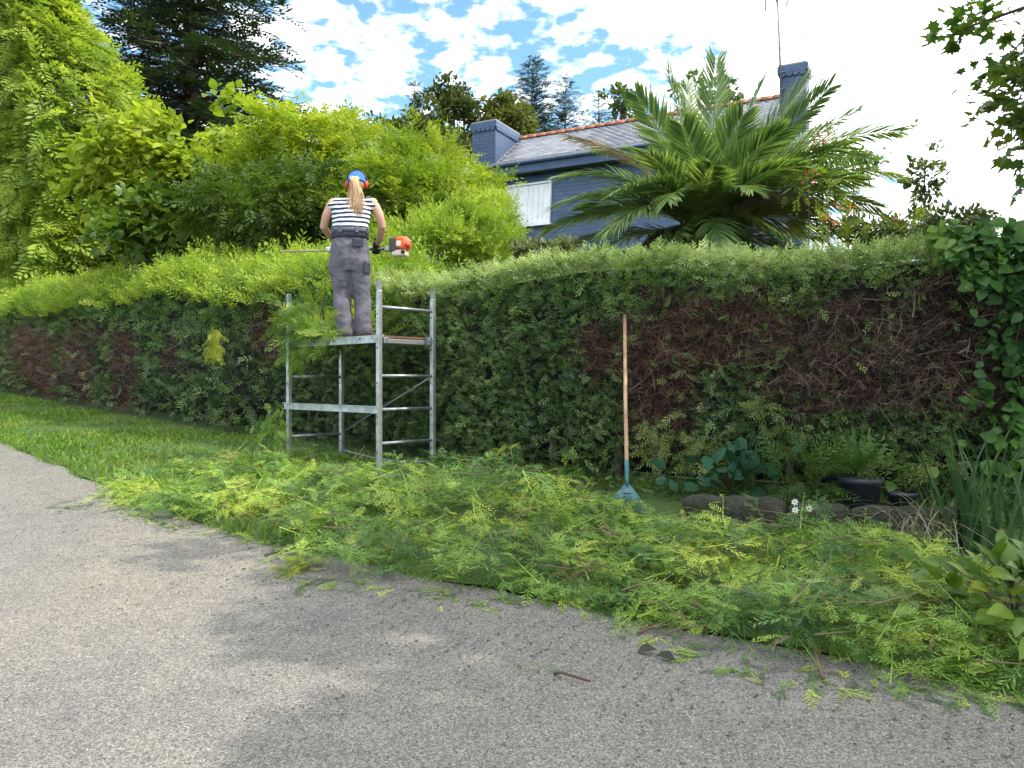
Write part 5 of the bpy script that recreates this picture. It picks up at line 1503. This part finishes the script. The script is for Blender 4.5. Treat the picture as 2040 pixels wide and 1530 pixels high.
# ------------------------------------------------------------------ the heap of clippings along the verge
FRONT = [(200, 992), (350, 1052), (470, 1066), (575, 1085), (590, 1150), (740, 1168), (930, 1195), (1150, 1202), (1290, 1252), (1440, 1325), (1640, 1352), (1900, 1385), (2040, 1392)]
BACK = [(395, 925), (480, 922), (560, 918), (690, 958), (800, 984), (950, 972), (1060, 974), (1185, 1004), (1330, 1058), (1500, 1068), (1720, 1085), (1900, 1130), (2040, 1180)]
FP = np.array([on_lane(*p) for p in FRONT]); BP = np.array([on_lane(*p) for p in BACK])
HMAX = np.array([.09, .18, .23, .20, .27, .32, .34, .22, .15, .22, .24, .19, .12])
kk = np.linspace(0, 1, len(FP)); fl_ = np.r_[0, np.cumsum(np.linalg.norm(np.diff((FP + BP) / 2, axis=0), axis=1))]; fl_ /= fl_[-1]
def heap(n, wpow=1.0):
    t = rng.random(n); w = rng.random(n) ** wpow
    fp = np.stack([np.interp(t, fl_, FP[:, i]) for i in range(3)], -1); bp_ = np.stack([np.interp(t, fl_, BP[:, i]) for i in range(3)], -1)
    P = fp * (1 - w[:, None]) + bp_ * w[:, None]
    hm = np.interp(t, fl_, HMAX)
    lump = 1 + .85 * vnoise(P, 91, 3, 1.7)
    H_ = hm * np.clip(lump, .15, 2) * np.clip(np.sin(np.pi * np.clip(w, .02, .98) ** .72), 0, 1) ** .6 * 1.2
    return t, w, P, H_
heap_f = Fol(); n = 2450
t, w, P, H_ = heap(n)
lay = rng.random(n) ** .6
thin = (vnoise(P, 97, 2, 1.1) < -.55) & (rng.random(n) < .6)
pos = P.copy(); pos[:, 2] = G * P[:, 1] + .03 + H_ * lay
d = rdir(n); d[:, 2] = rng.normal(-.02, .20, n)
hint = rdir(n) * .45 + np.array([0, 0, 1.0])
R = frames(d, hint)
sc = rng.uniform(.18, .46, n) * (1 + .15 * (P[:, 1] > 6))
rv = np.clip(.5 * rng.random(n) + .25 + .4 * vnoise(P, 99, 2, 2.2), 0, 1)
M_CLIP2 = leaf_mat('clippings_heap', [(.018, .055, .018), (.062, .15, .038), (.15, .275, .046), (.30, .41, .055), (.47, .52, .08)], trans=.26, nscale=3.2, noise_w=.35)
for j in range(10):
    mk = (np.arange(n) % 10 == j) & ~thin
    heap_f.put(BRANCH[j], pos[mk] - d[mk] * sc[mk, None] * .4, R[mk], sc[mk], rv[mk])
n = 900
t, w, P, H_ = heap(n)
pos = P.copy(); pos[:, 2] = G * P[:, 1] + .03 + H_ * (.5 + .6 * rng.random(n))
d = rdir(n); d[:, 2] = rng.normal(.05, .3, n)
heap_f.put(FROND_D[2], pos, frames(d, rdir(n) * .6 + np.array([0, 0, 1.0])), rng.uniform(.08, .18, n))
# stray sprays past the edge, on the tarmac
n = 420
t, w, P, H_ = heap(n); e = np.abs(rng.normal(0, .14, n))
fp = np.stack([np.interp(t, fl_, FP[:, i]) for i in range(3)], -1); bp_ = np.stack([np.interp(t, fl_, BP[:, i]) for i in range(3)], -1)
P = fp + norm(fp - bp_) * e[:, None] * .7; P[:, 2] = G * P[:, 1] + .022
d = rdir(n); d[:, 2] = rng.normal(0, .08, n)
heap_f.put(FROND_D[3], P, frames(d, rdir(n) * .2 + np.array([0, 0, 1.0])), rng.uniform(.05, .17, n))
tag(heap_f.build('clippings_heap', M_CLIP2), 'long heap of fresh green cypress clippings along the verge', 'clippings', kind='stuff')
# brown stems that show in the heap
hs_ = Fol(); n = 130
t, w, P, H_ = heap(n)
for i in range(n):
    p0 = P[i].copy(); p0[2] = G * p0[1] + .05 + H_[i] * rng.uniform(.7, 1.05); a_ = rng.uniform(0, 6.28); L = rng.uniform(.12, .42)
    p1 = p0 + np.array([math.cos(a_) * L, math.sin(a_) * L, rng.normal(0, .04)])
    hs_.tube([p0, (p0 + p1) / 2 + rng.normal(0, .012, 3), p1], [.004, .0032, .0015], 5, rng.random())
tag(hs_.build('heap_stems', leaf_mat('reddish_stems', [(.06, .04, .025), (.11, .075, .045), (.17, .12, .07)], trans=.02)), 'thin reddish cut stems mixed through the clippings heap', 'stems', kind='stuff')

# wilted brown bits caught in the heap
f = Fol(); n = 240
t, w, P, H_ = heap(n)
P[:, 2] = G * P[:, 1] + .035 + H_ * rng.uniform(.6, 1.0, n); d = rdir(n); d[:, 2] *= .4
f.put(TWIG[1], P[:140], frames(d[:140], rdir(140)), rng.uniform(.12, .32, 140)); f.put(FROND_D[4], P[140:], frames(d[140:], rdir(100) * .5 + np.array([0, 0, 1.0])), rng.uniform(.07, .16, 100))
tag(f.build('wilted_bits', leaf_mat('wilted_brown', [(.07, .05, .025), (.15, .11, .05), (.25, .20, .10)], trans=.15)), 'brown wilted bits and dry twigs caught in the clippings', 'clippings', kind='stuff')
# ---- loose pieces one can point at
def spray_thing(name, u, v, label, cat, nspray, size, spread, mat=M_CLIP2, stem=None, yaw=None, lift=.02, stem_mat=M_BARK, group=None):
    c = on_lane(u, v); c[2] += .014
    r_ = thing(name, c, label, cat, group)
    f = Fol(); q = c + np.stack([rng.normal(0, spread, nspray), rng.normal(0, spread, nspray), np.abs(rng.normal(0, lift, nspray)) + .004], -1)
    a_ = rng.uniform(0, 6.28, nspray) if yaw is None else yaw + rng.normal(0, .5, nspray)
    d = np.stack([np.cos(a_), np.sin(a_), rng.normal(.05, .12, nspray)], -1)
    f.put(FROND_D[nspray % 6], q, frames(d, rdir(nspray) * .3 + np.array([0, 0, 1.0])), size * rng.uniform(.7, 1.3, nspray))
    wc(f.build('spray', mat), r_)
    if stem is not None:
        p0, p1 = on_lane(*stem[0]), on_lane(*stem[1]); p0[2] += .022; p1[2] += .03 + stem[2]
        wc(Acc().tube([p0, p0 * .6 + p1 * .4 + rng.normal(0, .012, 3) + [0, 0, .012], p1], [.008, .0065, .004], 6).build('stem', stem_mat, smooth=True), r_)
    return r_
M_YEL = leaf_mat('yellow_cypress', [(.16, .21, .022), (.26, .31, .03), (.36, .38, .05)], trans=.42)
M_REDSTEM = plain_mat('reddish_bark', (.13, .07, .048), .8, var=.25)
spray_thing('yellow_tuft', 600, 1140, 'yellow-green cypress tuft alone on the lane beside the heap', 'cutting', 26, .15, .055, M_YEL, lift=.03)
spray_thing('loose_sprig', 1088, 1354, 'small green sprig lying alone on the lane in front of the heap', 'cutting', 5, .08, .03, stem=((1105, 1352), (1176, 1372), 0))
spray_thing('loose_sprig', 140, 1012, 'flat green sprig alone on the lane left of the heap', 'cutting', 16, .14, .09)
spray_thing('loose_sprig', 820, 1246, 'tiny dark sprig on the lane below the middle of the heap', 'cutting', 4, .05, .02)
spray_thing('cut_branch', 1660, 1290, 'feathery cut branch with forked reddish stem pointing at the lane', 'branch', 24, .24, .10, M_CLIP2, ((1640, 1362), (1610, 1290), .05), yaw=1.5, lift=.05, stem_mat=M_REDSTEM)
spray_thing('cut_branch', 1390, 1245, 'cut branch with bare brown butt end at the heap\'s road edge', 'branch', 16, .22, .08, M_CLIP2, ((1270, 1270), (1400, 1232), .05), yaw=.3, lift=.05, stem_mat=M_REDSTEM)
spray_thing('cut_branch', 1490, 1140, 'bright yellow-green cut branch on top of the heap below the stones', 'branch', 22, .26, .09, M_YEL, ((1470, 1180), (1560, 1110), .12), yaw=.6, lift=.08)
# bare brown stick
p0, p1 = on_lane(527, 1113), on_lane(600, 1101)
tw_ = thing('brown_twig', p0 + [0, 0, .014], 'bare brown stick sticking out of the heap onto the lane', 'stick')
wc(Acc().tube([p0 + [0, 0, .022], (p0 + p1) / 2 + [0, .01, .035], p1 + [.02, 0, .05]], [.007, .009, .010], 7).build('shaft', M_BARK, smooth=True), tw_)
wc(Acc().tube([(p0 * .65 + p1 * .35) + [0, 0, .03], (p0 * .7 + p1 * .3) + [0, .02, .075]], [.004, .002], 5).build('side_shoot', M_BARK, smooth=True), tw_)
# two dark curled leaves on the tarmac
M_DLEAF = leaf_mat('dark_fallen_leaf', [(.005, .009, .005), (.008, .014, .007), (.013, .022, .010)], trans=.03, rough=.5)
for (u, v, yaw, sz, lab) in ((1270, 1306, -.05, .088, 'left of two dark curled leaves on the lane'), (1346, 1322, 2.85, .086, 'right of two dark curled leaves on the lane')):
    c = on_lane(u, v); c[2] += .016
    f = Fol(); d = np.array([[math.cos(yaw), math.sin(yaw), .05]])
    f.put(t_leaf(.5, .55, -.12, 4), c[None] , frames(d, np.array([[0, -.5, 1.0]])), np.array([sz]))
    o = f.build('fallen_leaf', M_DLEAF); tag(o, lab, 'leaf', 'dark leaves on the lane')
# clumps of cuttings dropping from the blade
for (u, v, Y, w_, h_, n, lab) in ((427, 700, 9.2, .075, .20, 60, 'pale green clump of cuttings falling in front of the left hedge'), (538, 868, 8.5, .16, .26, 90, 'blurred green clump of cuttings dropping beside the left post')):
    c = at(u, v, Y); r_ = thing('falling_cuttings', c, lab, 'cutting', 'cuttings falling from the blade')
    q = c + np.stack([rng.normal(0, w_ * .5, n), rng.normal(0, .05, n), rng.normal(0, h_ * .45, n) + .1], -1)
    d = rdir(n, -1.1); f = Fol()
    f.put(FROND_D[1], q, frames(d, rdir(n)), rng.uniform(.12, .22, n))
    wc(f.build('sprays', M_YEL if u < 500 else M_CLIP2), r_)
# crumbs of leaf and bark on the lane (nobody could count them)
lit = Fol(); n = 8000
ii = rng.integers(150, 440, n); off = np.abs(rng.normal(0, .5, n)) + rng.exponential(.25, n)
P = np.zeros((n, 3)); P[:, :2] = edge_in[ii] + nl[ii] * off[:, None]; P[:, 2] = G * P[:, 1] + .016
d = rdir(n); d[:, 2] *= .15
lit.put(LEAF_TINY, P, frames(d, rdir(n) * .3 + np.array([0, 0, 1.0])), rng.uniform(.006, .022, n))
tag(lit.build('leaf_litter', leaf_mat('litter', [(.02, .018, .012), (.05, .04, .025), (.05, .07, .02), (.12, .10, .06)], trans=.1)), 'crumbs of leaf and bark scattered over the lane', 'litter', kind='stuff')
# loose grit on the lane
gr = Fol(); n = 9000
x = rng.uniform(-5, 3.2, n); y = rng.uniform(1.9, 9.5, n); ok = y < edge_y(x) - .02; x, y = x[ok], y[ok]; n = len(x)
oct_ = tpl([(1, 0, 0), (0, 1, 0), (-1, 0, 0), (0, -1, 0), (0, 0, .7), (.1, .1, -.4)], [(0, 1, 4), (1, 2, 4), (2, 3, 4), (3, 0, 4), (1, 0, 5), (2, 1, 5), (3, 2, 5), (0, 3, 5)])
P = np.stack([x, y, G * y + .0125], -1)
gr.put(oct_, P, frames(rdir(n), rdir(n)), rng.uniform(.0022, .0065, (n, 3)))
tag(gr.build('grit', leaf_mat('grit_stones', [(.08, .078, .075), (.17, .165, .155), (.27, .26, .24), (.42, .40, .36)], trans=0.0, rough=.85, noise_w=.1)), 'loose grit chips on the lane surface', 'grit', kind='stuff')

# ------------------------------------------------------------------ the rake leaning on the hedge
M_WOOD = plain_mat('weathered_ash_wood', (.42, .27, .17), .7, var=.22, vscale=7, bump=.25, bscale=60, c2=(.25, .15, .09))
M_TEAL = plain_mat('teal_painted_steel', (.035, .13, .14), .5, var=.18, vscale=18)
rb = np.array([.872, 5.95, G * 5.95 + .085]); rt = np.array([1.005, 7.02, 2.06])
rake = thing('leaf_rake', rb, 'teal fan leaf rake with long wooden handle leaning on the hedge', 'rake')
ra = norm(rt - rb); rs = norm(np.cross(ra, [0, 1.0, .1])); rn = np.cross(rs, ra)
def RK(a, s_, z=0.0): return rb + ra * a + rs * s_ + rn * z
LT = float(np.linalg.norm(rt - rb))
wc(Acc().tube([RK(.40, 0), RK(1.0, .004), RK(LT, 0)], [.0165, .016, .015], 10).build('handle', M_WOOD, smooth=True), rake)
wc(Acc().tube([RK(.25, 0), RK(.33, 0), RK(.47, 0)], [.013, .017, .0195], 10).build('socket', M_TEAL, smooth=True), rake)
V = []; nn = 8; arc = [(a_, r_) for r_ in (.30, .135) for a_ in np.linspace(-1, 1, nn)]
for z in (0, .004):
    for a_ in np.linspace(-1, 1, nn): V.append(RK(.275 - .01 * a_ * a_, a_ * .022, z))
    for a_ in np.linspace(-1, 1, nn): V.append(RK(.135 + .012 * a_ * a_, a_ * .108, z))
Fs = []
for i in range(nn - 1):
    Fs += [(i, i + 1, nn + i + 1, nn + i), (2 * nn + i + 1, 2 * nn + i, 3 * nn + i, 3 * nn + i + 1)]
bd = list(range(nn)) + list(range(2 * nn - 1, nn - 1, -1))
for i in range(len(bd)): Fs.append((bd[(i + 1) % len(bd)], bd[i], bd[i] + 2 * nn, bd[(i + 1) % len(bd)] + 2 * nn))
fan = wc(Acc().add(V, Fs).build('fan_plate', M_TEAL), rake)
o = wc(Acc().tube([RK(.19, -.03, -.003), RK(.185, 0, -.003), RK(.19, .03, -.003)], .004, 6).build('slot', M_BLACK), rake)
for k in range(17):
    a_ = -1 + 2 * k / 16
    P = [RK(.15, a_ * .100), RK(.06, a_ * .145), RK(-.055 + .03 * a_ * a_, a_ * .185), RK(-.075 + .03 * a_ * a_, a_ * .189, -.035)]
    wc(Acc().tube(P, [.0045, .0042, .004, .003], 5).build('tine', M_TEAL, smooth=True), rake)
wc(Acc().tube([RK(.055, a_ * .148, .004) for a_ in np.linspace(-1, 1, 9)], .0025, 5).build('tine_brace', M_TEAL, smooth=True), rake)

# ------------------------------------------------------------------ the bed at the hedge foot: stones, pots, plants
M_STONE = plain_mat('mossy_stone', (.036, .034, .027), .95, var=.35, vscale=13, bump=1.0, bscale=40, c2=(.010, .018, .006))
def stone(u0, u1, Y, h, label):
    x0, x1 = (u0 - CX) / F * Y, (u1 - CX) / F * Y
    xm = (x0 + x1) / 2; L = x1 - x0; z = G * Y + .03
    a = Acc(); nx, ns = 26, 16; V = []; r = np.random.default_rng(int(u0))
    for i in range(nx + 1):
        t = i / nx; x = -L / 2 + L * t
        for k in range(ns):
            b = 2 * math.pi * k / ns
            ee = .42
            cx_, sx_ = math.copysign(abs(math.cos(b)) ** ee, math.cos(b)), math.copysign(abs(math.sin(b)) ** ee, math.sin(b))
            endt = (1 - abs(2 * t - 1) ** 8 * .45)
            w = 1 + .10 * math.sin(x * 9 + u0 + k * .4) * math.sin(b * 2 + x * 14) + r.normal(0, .03)
            V.append((x, cx_ * .10 * endt * w, h / 2 + sx_ * h / 2 * endt * w))
    Fs = [(i * ns + k, (i + 1) * ns + k, (i + 1) * ns + (k + 1) % ns, i * ns + (k + 1) % ns) for i in range(nx) for k in range(ns)]
    Fs += [tuple(range(ns)), tuple(nx * ns + k for k in range(ns - 1, -1, -1))]
    o = a.add(V, Fs).build('edging_stone', M_STONE, None, True)
    o.location = (xm, Y, z); o.rotation_euler = (0, .0, -.22)
    return tag(o, label, 'stone', 'edging stones of the bed')
stone(1362, 1560, 5.98, .20, 'left mossy edging stone under the round-leaved plant')
stone(1572, 1690, 5.82, .17, 'middle edging stone beside the white flowers')
stone(1700, 1900, 5.66, .19, 'right edging stone in front of the black pot')
def pot(u, Y, r0, h, label):
    c = np.array([(u - CX) / F * Y, Y, G * Y + .06])
    p = thing('plant_pot', c, label, 'pot', 'black plastic pots in the bed')
    ts = np.linspace(0, 2 * math.pi, 25)[:-1]; V = []; prof = [(r0 * .74, 0), (r0 * .95, h * .86), (r0 * 1.06, h * .86), (r0 * 1.07, h), (r0 * .98, h), (r0 * .93, h * .84), (0.01, h * .84)]
    for (r, z) in prof:
        for b in ts: V.append((r * math.cos(b), r * math.sin(b), z))
    n = 24
    Fs = [(i * n + k, i * n + (k + 1) % n, (i + 1) * n + (k + 1) % n, (i + 1) * n + k) for i in range(len(prof) - 1) for k in range(n)] + [tuple(range(n - 1, -1, -1))]
    a = Acc().add(V[:5 * n], [f for f in Fs if max(f) < 5 * n]); a.build('shell', plain_mat('black_pot_plastic', (.030, .036, .05), .45), p, True)
    Acc().add(V[5 * n:], [tuple(i - 5 * n for i in f) for f in Fs if min(f) >= 5 * n]).build('soil', M_SOIL, p)
    return p, c + np.array([0, 0, h])
p1_, pt = pot(1715, 6.05, .155, .30, 'black plastic pot holding a small leafy seedling')
p2_, pt2 = pot(1795, 6.0, .11, .20, 'smaller empty black pot in deep shade right of the planted pot')
M_SEED = leaf_mat('seedling_green', [(.04, .09, .02), (.075, .14, .025), (.12, .19, .03)], trans=.35)
sd_root = thing('seedling', pt - [0, 0, .04], 'small leafy seedling growing in the black pot', 'plant')
f = Fol(); n = 46; q = pt + np.stack([rng.normal(0, .10, n), rng.normal(0, .07, n), np.abs(rng.normal(.04, .07, n))], -1)
d = norm(q - (pt - [0, 0, .12])) + rdir(n) * .3
f.put(t_pinnate(4, 3, .16, .36), q, frames(d, rdir(n) * .3 + np.array([0, 0, 1.0])), rng.uniform(.12, .22, n))
wc(f.build('leaves', M_SEED), sd_root)['kind'] = 'stuff'
for k in range(4):
    wc(Acc().tube([pt - [0, 0, .05], pt + [rng.normal(0, .04), rng.normal(0, .04), .12]], [.005, .003], 5).build('stem', M_SEED), sd_root)

def plant(name, c, n, spread, hgt, tp, size, mat, label, cat='plant', group=None, up=.3, seed=0, part='leaf', nstem=5):
    c = np.asarray(c, float); r_ = thing(name, c, label, cat, group)
    q = c + np.stack([rng.normal(0, spread[0], n), rng.normal(0, spread[1], n), hgt[0] + rng.random(n) * (hgt[1] - hgt[0])], -1)
    d = norm(q - c - [0, 0, hgt[0] * .4]) * .6 + rdir(n) * .6; d[:, 1] -= .4
    hint = rdir(n) * .5 + np.array([0, -.7, .8 + up])
    R = frames(d, hint); sz = size * rng.uniform(.65, 1.25, n)
    if n <= 60:
        for i in range(n):
            wc(Fol().put(tp, q[i:i + 1], R[i:i + 1], sz[i:i + 1]).build(part, mat), r_)
    else:
        wc(Fol().put(tp, q, R, sz).build('leaves', mat), r_)['kind'] = 'stuff'
    for k in range(nstem):
        e = q[rng.integers(0, n)]
        wc(Acc().tube([c, (c + e) / 2 + [0, .01, .05], e], [.008, .006, .003], 5).build('stem', M_SEED, smooth=True), r_)
    return r_
M_ROUND = leaf_mat('bluish_round_leaf', [(.012, .055, .030), (.022, .085, .045), (.04, .12, .06)], trans=.25, rough=.5, nscale=3)
c = at(1455, 985, 6.35); plant('round_leaf_plant', c, 52, (.24, .09), (.04, .40), ROUND, .125, M_ROUND, 'dark round-leaved plant at the foot of the hedge right of the rake', part='round_leaf')
M_WEED = leaf_mat('fern_weed', [(.03, .075, .018), (.06, .12, .022), (.10, .17, .03)], trans=.35)
c = at(1620, 990, 6.15); plant('feathery_weed', c, 90, (.20, .09), (.02, .34), FROND[2], .24, M_WEED, 'feathery green weed between the round-leaved plant and the pot')
c = at(1805, 985, 6.05); plant('lime_seedling', c, 9, (.07, .05), (.08, .24), LEAF_BROAD, .12, M_SEED, 'small plant with a few lime rounded leaves right of the pot')
# low ivy and weeds between the heap and the hedge foot (nobody could count them)
f = Fol(); n = 3400
x = rng.uniform(-.9, 4.0, n); y = hedge_y(x) - rng.random(n) ** .8 * np.interp(x, [-.9, 1.0, 4.0], [.45, .9, 1.3]) + .15
q = np.stack([x, y, G * y + .07 + .13 * rng.random(n) ** 1.5], -1)
keep = vnoise(q, 121, 3, 1.7) > -.15
q = q[keep]; n = len(q)
h_ = n // 2
f.put(LEAF, q[:h_], frames(rdir(h_, .3), rdir(h_) * .5 + np.array([0, -.3, 1.0])), rng.uniform(.025, .07, h_))
f.put(FROND_S[2], q[h_:], frames(rdir(n - h_, .5), rdir(n - h_)), rng.uniform(.06, .16, n - h_))
tag(f.build('bed_weeds', M_WEED), 'low weeds and ivy at the foot of the hedge', 'weeds', kind='stuff')
# daisies
M_PETALW = leaf_mat('white_petals', [(.75, .76, .78), (.85, .85, .85)], trans=.3, tcol=(1, 1, 1))
dz_ = at(1592, 1070, 5.45); dz_[2] = G * 5.45 + .06
dr = thing('white_flowers', dz_, 'three small white blossoms on thin stems above the heap', 'flower')
for (u, v) in ((1583, 1000), (1584, 1016), (1611, 1013)):
    c = at(u, v, 5.42 + rng.uniform(-.03, .03))
    wc(Acc().tube([dz_, (dz_ + c) / 2 + [.01, 0, .02], c], [.004, .003, .002], 5).build('stem', M_SEED), dr)
    for k in range(7):
        b = 6.283 * k / 7
        d = np.array([[math.cos(b), -.35, math.sin(b)]])
        wc(Fol().put(LEAF, c[None], frames(d, np.array([[0, -1.0, .3]])), np.array([.028])).build('petal', M_PETALW), dr)
    wc(Acc().ball(c + [0, -.004, 0], .006, 8, 6).build('centre', M_YEL), dr)
f = Fol(); n = 60; q = dz_ + np.stack([rng.normal(0, .07, n), rng.normal(0, .05, n), rng.uniform(-.02, .16, n)], -1)
f.put(FROND[1], q, frames(rdir(n, .5), rdir(n)), rng.uniform(.08, .15, n)); wc(f.build('leaves', M_WEED), dr)['kind'] = 'stuff'
# strap-leaved clumps: green iris and a straw-coloured dry grass
def straps(name, c, n, L, spread, mat, label, w, lean, fall):
    c = np.asarray(c, float); r_ = thing(name, c, label, 'plant')
    for k in range(n):
        a_ = rng.uniform(0, 6.28); l = L * rng.uniform(.55, 1.1); ts = np.linspace(0, 1, 7)
        b = c + [rng.normal(0, spread), rng.normal(0, spread * .7), 0]; ln = lean * rng.uniform(.3, 1.4)
        P = np.stack([b[0] + math.cos(a_) * ln * l * ts ** 1.6, b[1] + math.sin(a_) * ln * l * ts ** 1.6, b[2] + l * (ts - fall * rng.uniform(.4, 1.2) * ts ** 2.6)], -1)
        tg = norm(np.gradient(P, axis=0)); sd__ = norm(np.cross(tg, np.array([math.cos(a_), math.sin(a_), .35])) + [1e-3, 0, 0])
        ww = w * (1 - ts ** 2.5) * rng.uniform(.7, 1.2) + .0008
        V = np.concatenate([P - sd__ * ww[:, None], P + sd__ * ww[:, None]]); m_ = 7; T = []
        for i in range(m_ - 1): T += [(i, i + 1, m_ + i + 1), (i, m_ + i + 1, m_ + i)]
        wc(Fol().raw(V, T, rng.random()).build('blade', mat), r_)
    return r_
M_IRIS = leaf_mat('iris_green', [(.025, .065, .025), (.045, .10, .035), (.08, .14, .05)], trans=.35, nscale=3)
M_STRAW = leaf_mat('dry_straw', [(.14, .12, .08), (.24, .21, .15), (.34, .31, .24)], trans=.25, nscale=3)
c = np.array([2.98, 5.05, G * 5.05 + .05]); straps('iris_clump', c, 60, .92, .12, M_IRIS, 'tall clump of strap-like green leaves at the right edge', .012, .35, .15)
c = np.array([2.74, 5.2, G * 5.2 + .06]); straps('dry_grass', c, 58, .62, .13, M_STRAW, 'arching dry straw-coloured grass before the right edging stone', .004, .9, .85)
# round-leaved creeper that covers the right end of the hedge
M_VINE = leaf_mat('creeper_leaf', [(.022, .068, .018), (.045, .12, .026), (.09, .185, .036), (.16, .25, .05)], trans=.32, rough=.45, nscale=2.2, spec=.3)
vr = thing('creeper', (4.1, 6.05, gz(4.1, 6.0)), 'glossy round-leaved creeper covering the right end of the hedge', 'plant')
f = Fol(); n = 1700
x = np.concatenate([rng.normal(4.12, .26, n // 2), rng.uniform(3.35, 4.9, n - n // 2)])
h = rng.uniform(.1, 2.3, n); h[n // 2:] = rng.uniform(1.8, 2.32, n - n // 2) ; 
keep = (x > 3.55) | (h > 2.0); x, h = x[keep], h[keep]; n = len(x)
s = np.interp(x, HEDGE[:, 0], hseg); p, t, nr = hedge_frame(s)
off = .04 + .10 * rng.random(n) - .5 * sstep(h, 2.1, 2.5) * rng.random(n)
q = np.stack([p[:, 0] + nr[:, 0] * off, p[:, 1] + nr[:, 1] * off, G * p[:, 1] + h], -1)
d = rdir(n, -.3) * .8; hint = np.stack([nr[:, 0], nr[:, 1], np.full(n, .6)], -1) + rdir(n) * .6
f.put(LEAF_BROAD, q, frames(d, hint), rng.uniform(.07, .14, n))
wc(f.build('leaves', M_VINE), vr)['kind'] = 'stuff'
for k in range(12):
    x0 = 4.2 + rng.normal(0, .25); P = []
    for j in range(8):
        hh = j * .32; xx = x0 + .1 * math.sin(j + k); yy = np.interp(xx, HEDGE[:, 0], HEDGE[:, 1]) - .05
        P.append((xx, yy, G * yy + hh + .03))
    wc(Acc().tube(P, np.linspace(.012, .005, 8), 5).build('stem', M_BARK, smooth=True), vr)
# glossy laurel-like shrub in the bottom right corner
M_LAUREL = leaf_mat('laurel_leaf', [(.035, .085, .014), (.06, .125, .018), (.11, .18, .022), (.19, .23, .035)], trans=.32, rough=.42, nscale=2.5, spec=.35)
lr = thing('laurel_shrub', (2.40, 3.72, G * 3.72 + .03), 'broad glossy-leaved shrub in the bottom right corner', 'shrub')
n = 290; q = np.array([2.40, 3.66, G * 3.66 + .02]) + np.stack([rng.normal(0, .26, n), rng.normal(0, .24, n), rng.random(n) ** .9 * .38], -1)
q[:, 2] -= .5 * np.clip(np.abs(q[:, 0] - 2.44) - .25, 0, 1); q[:, 2] = np.maximum(q[:, 2], G * q[:, 1] + .05)
d = norm(q - np.array([2.44, 3.85, G * 3.8 + .1])) + rdir(n) * .6
R = frames(d, rdir(n) * .5 + np.array([0, -.35, 1.0])); sz = rng.uniform(.09, .17, n)
for i in range(n): wc(Fol().put(t_leaf(.52, .12, .2, 4), q[i:i + 1], R[i:i + 1], sz[i:i + 1]).build('leaf', M_LAUREL, None, True), lr)
for k in range(14):
    e = q[k * 9]; b = np.array([2.44 + rng.normal(0, .06), 3.82, G * 3.8])
    wc(Acc().tube([b, (b + e) / 2 + [0, 0, .08], e], [.009, .007, .004], 5).build('stem', M_BARK, smooth=True), lr)
# cut laurel leaves lying on the lane below it
for (u, v, yaw, lab) in ((1935, 1335, -.9, 'large dark cut leaf lying at the lane edge below the glossy shrub'), (1985, 1352, .25, 'green cut leaf on the lane at the bottom right corner')):
    c = on_lane(u, v); c[2] += .03
    o = Fol().put(t_leaf(.48, .3, -.05, 4), c[None], frames(np.array([[math.cos(yaw), math.sin(yaw), .06]]), np.array([[0, -.3, 1.0]])), np.array([.15])).build('cut_leaf', M_LAUREL if u > 1950 else M_DLEAF)
    tag(o, lab, 'leaf', 'cut leaves at the lane edge')
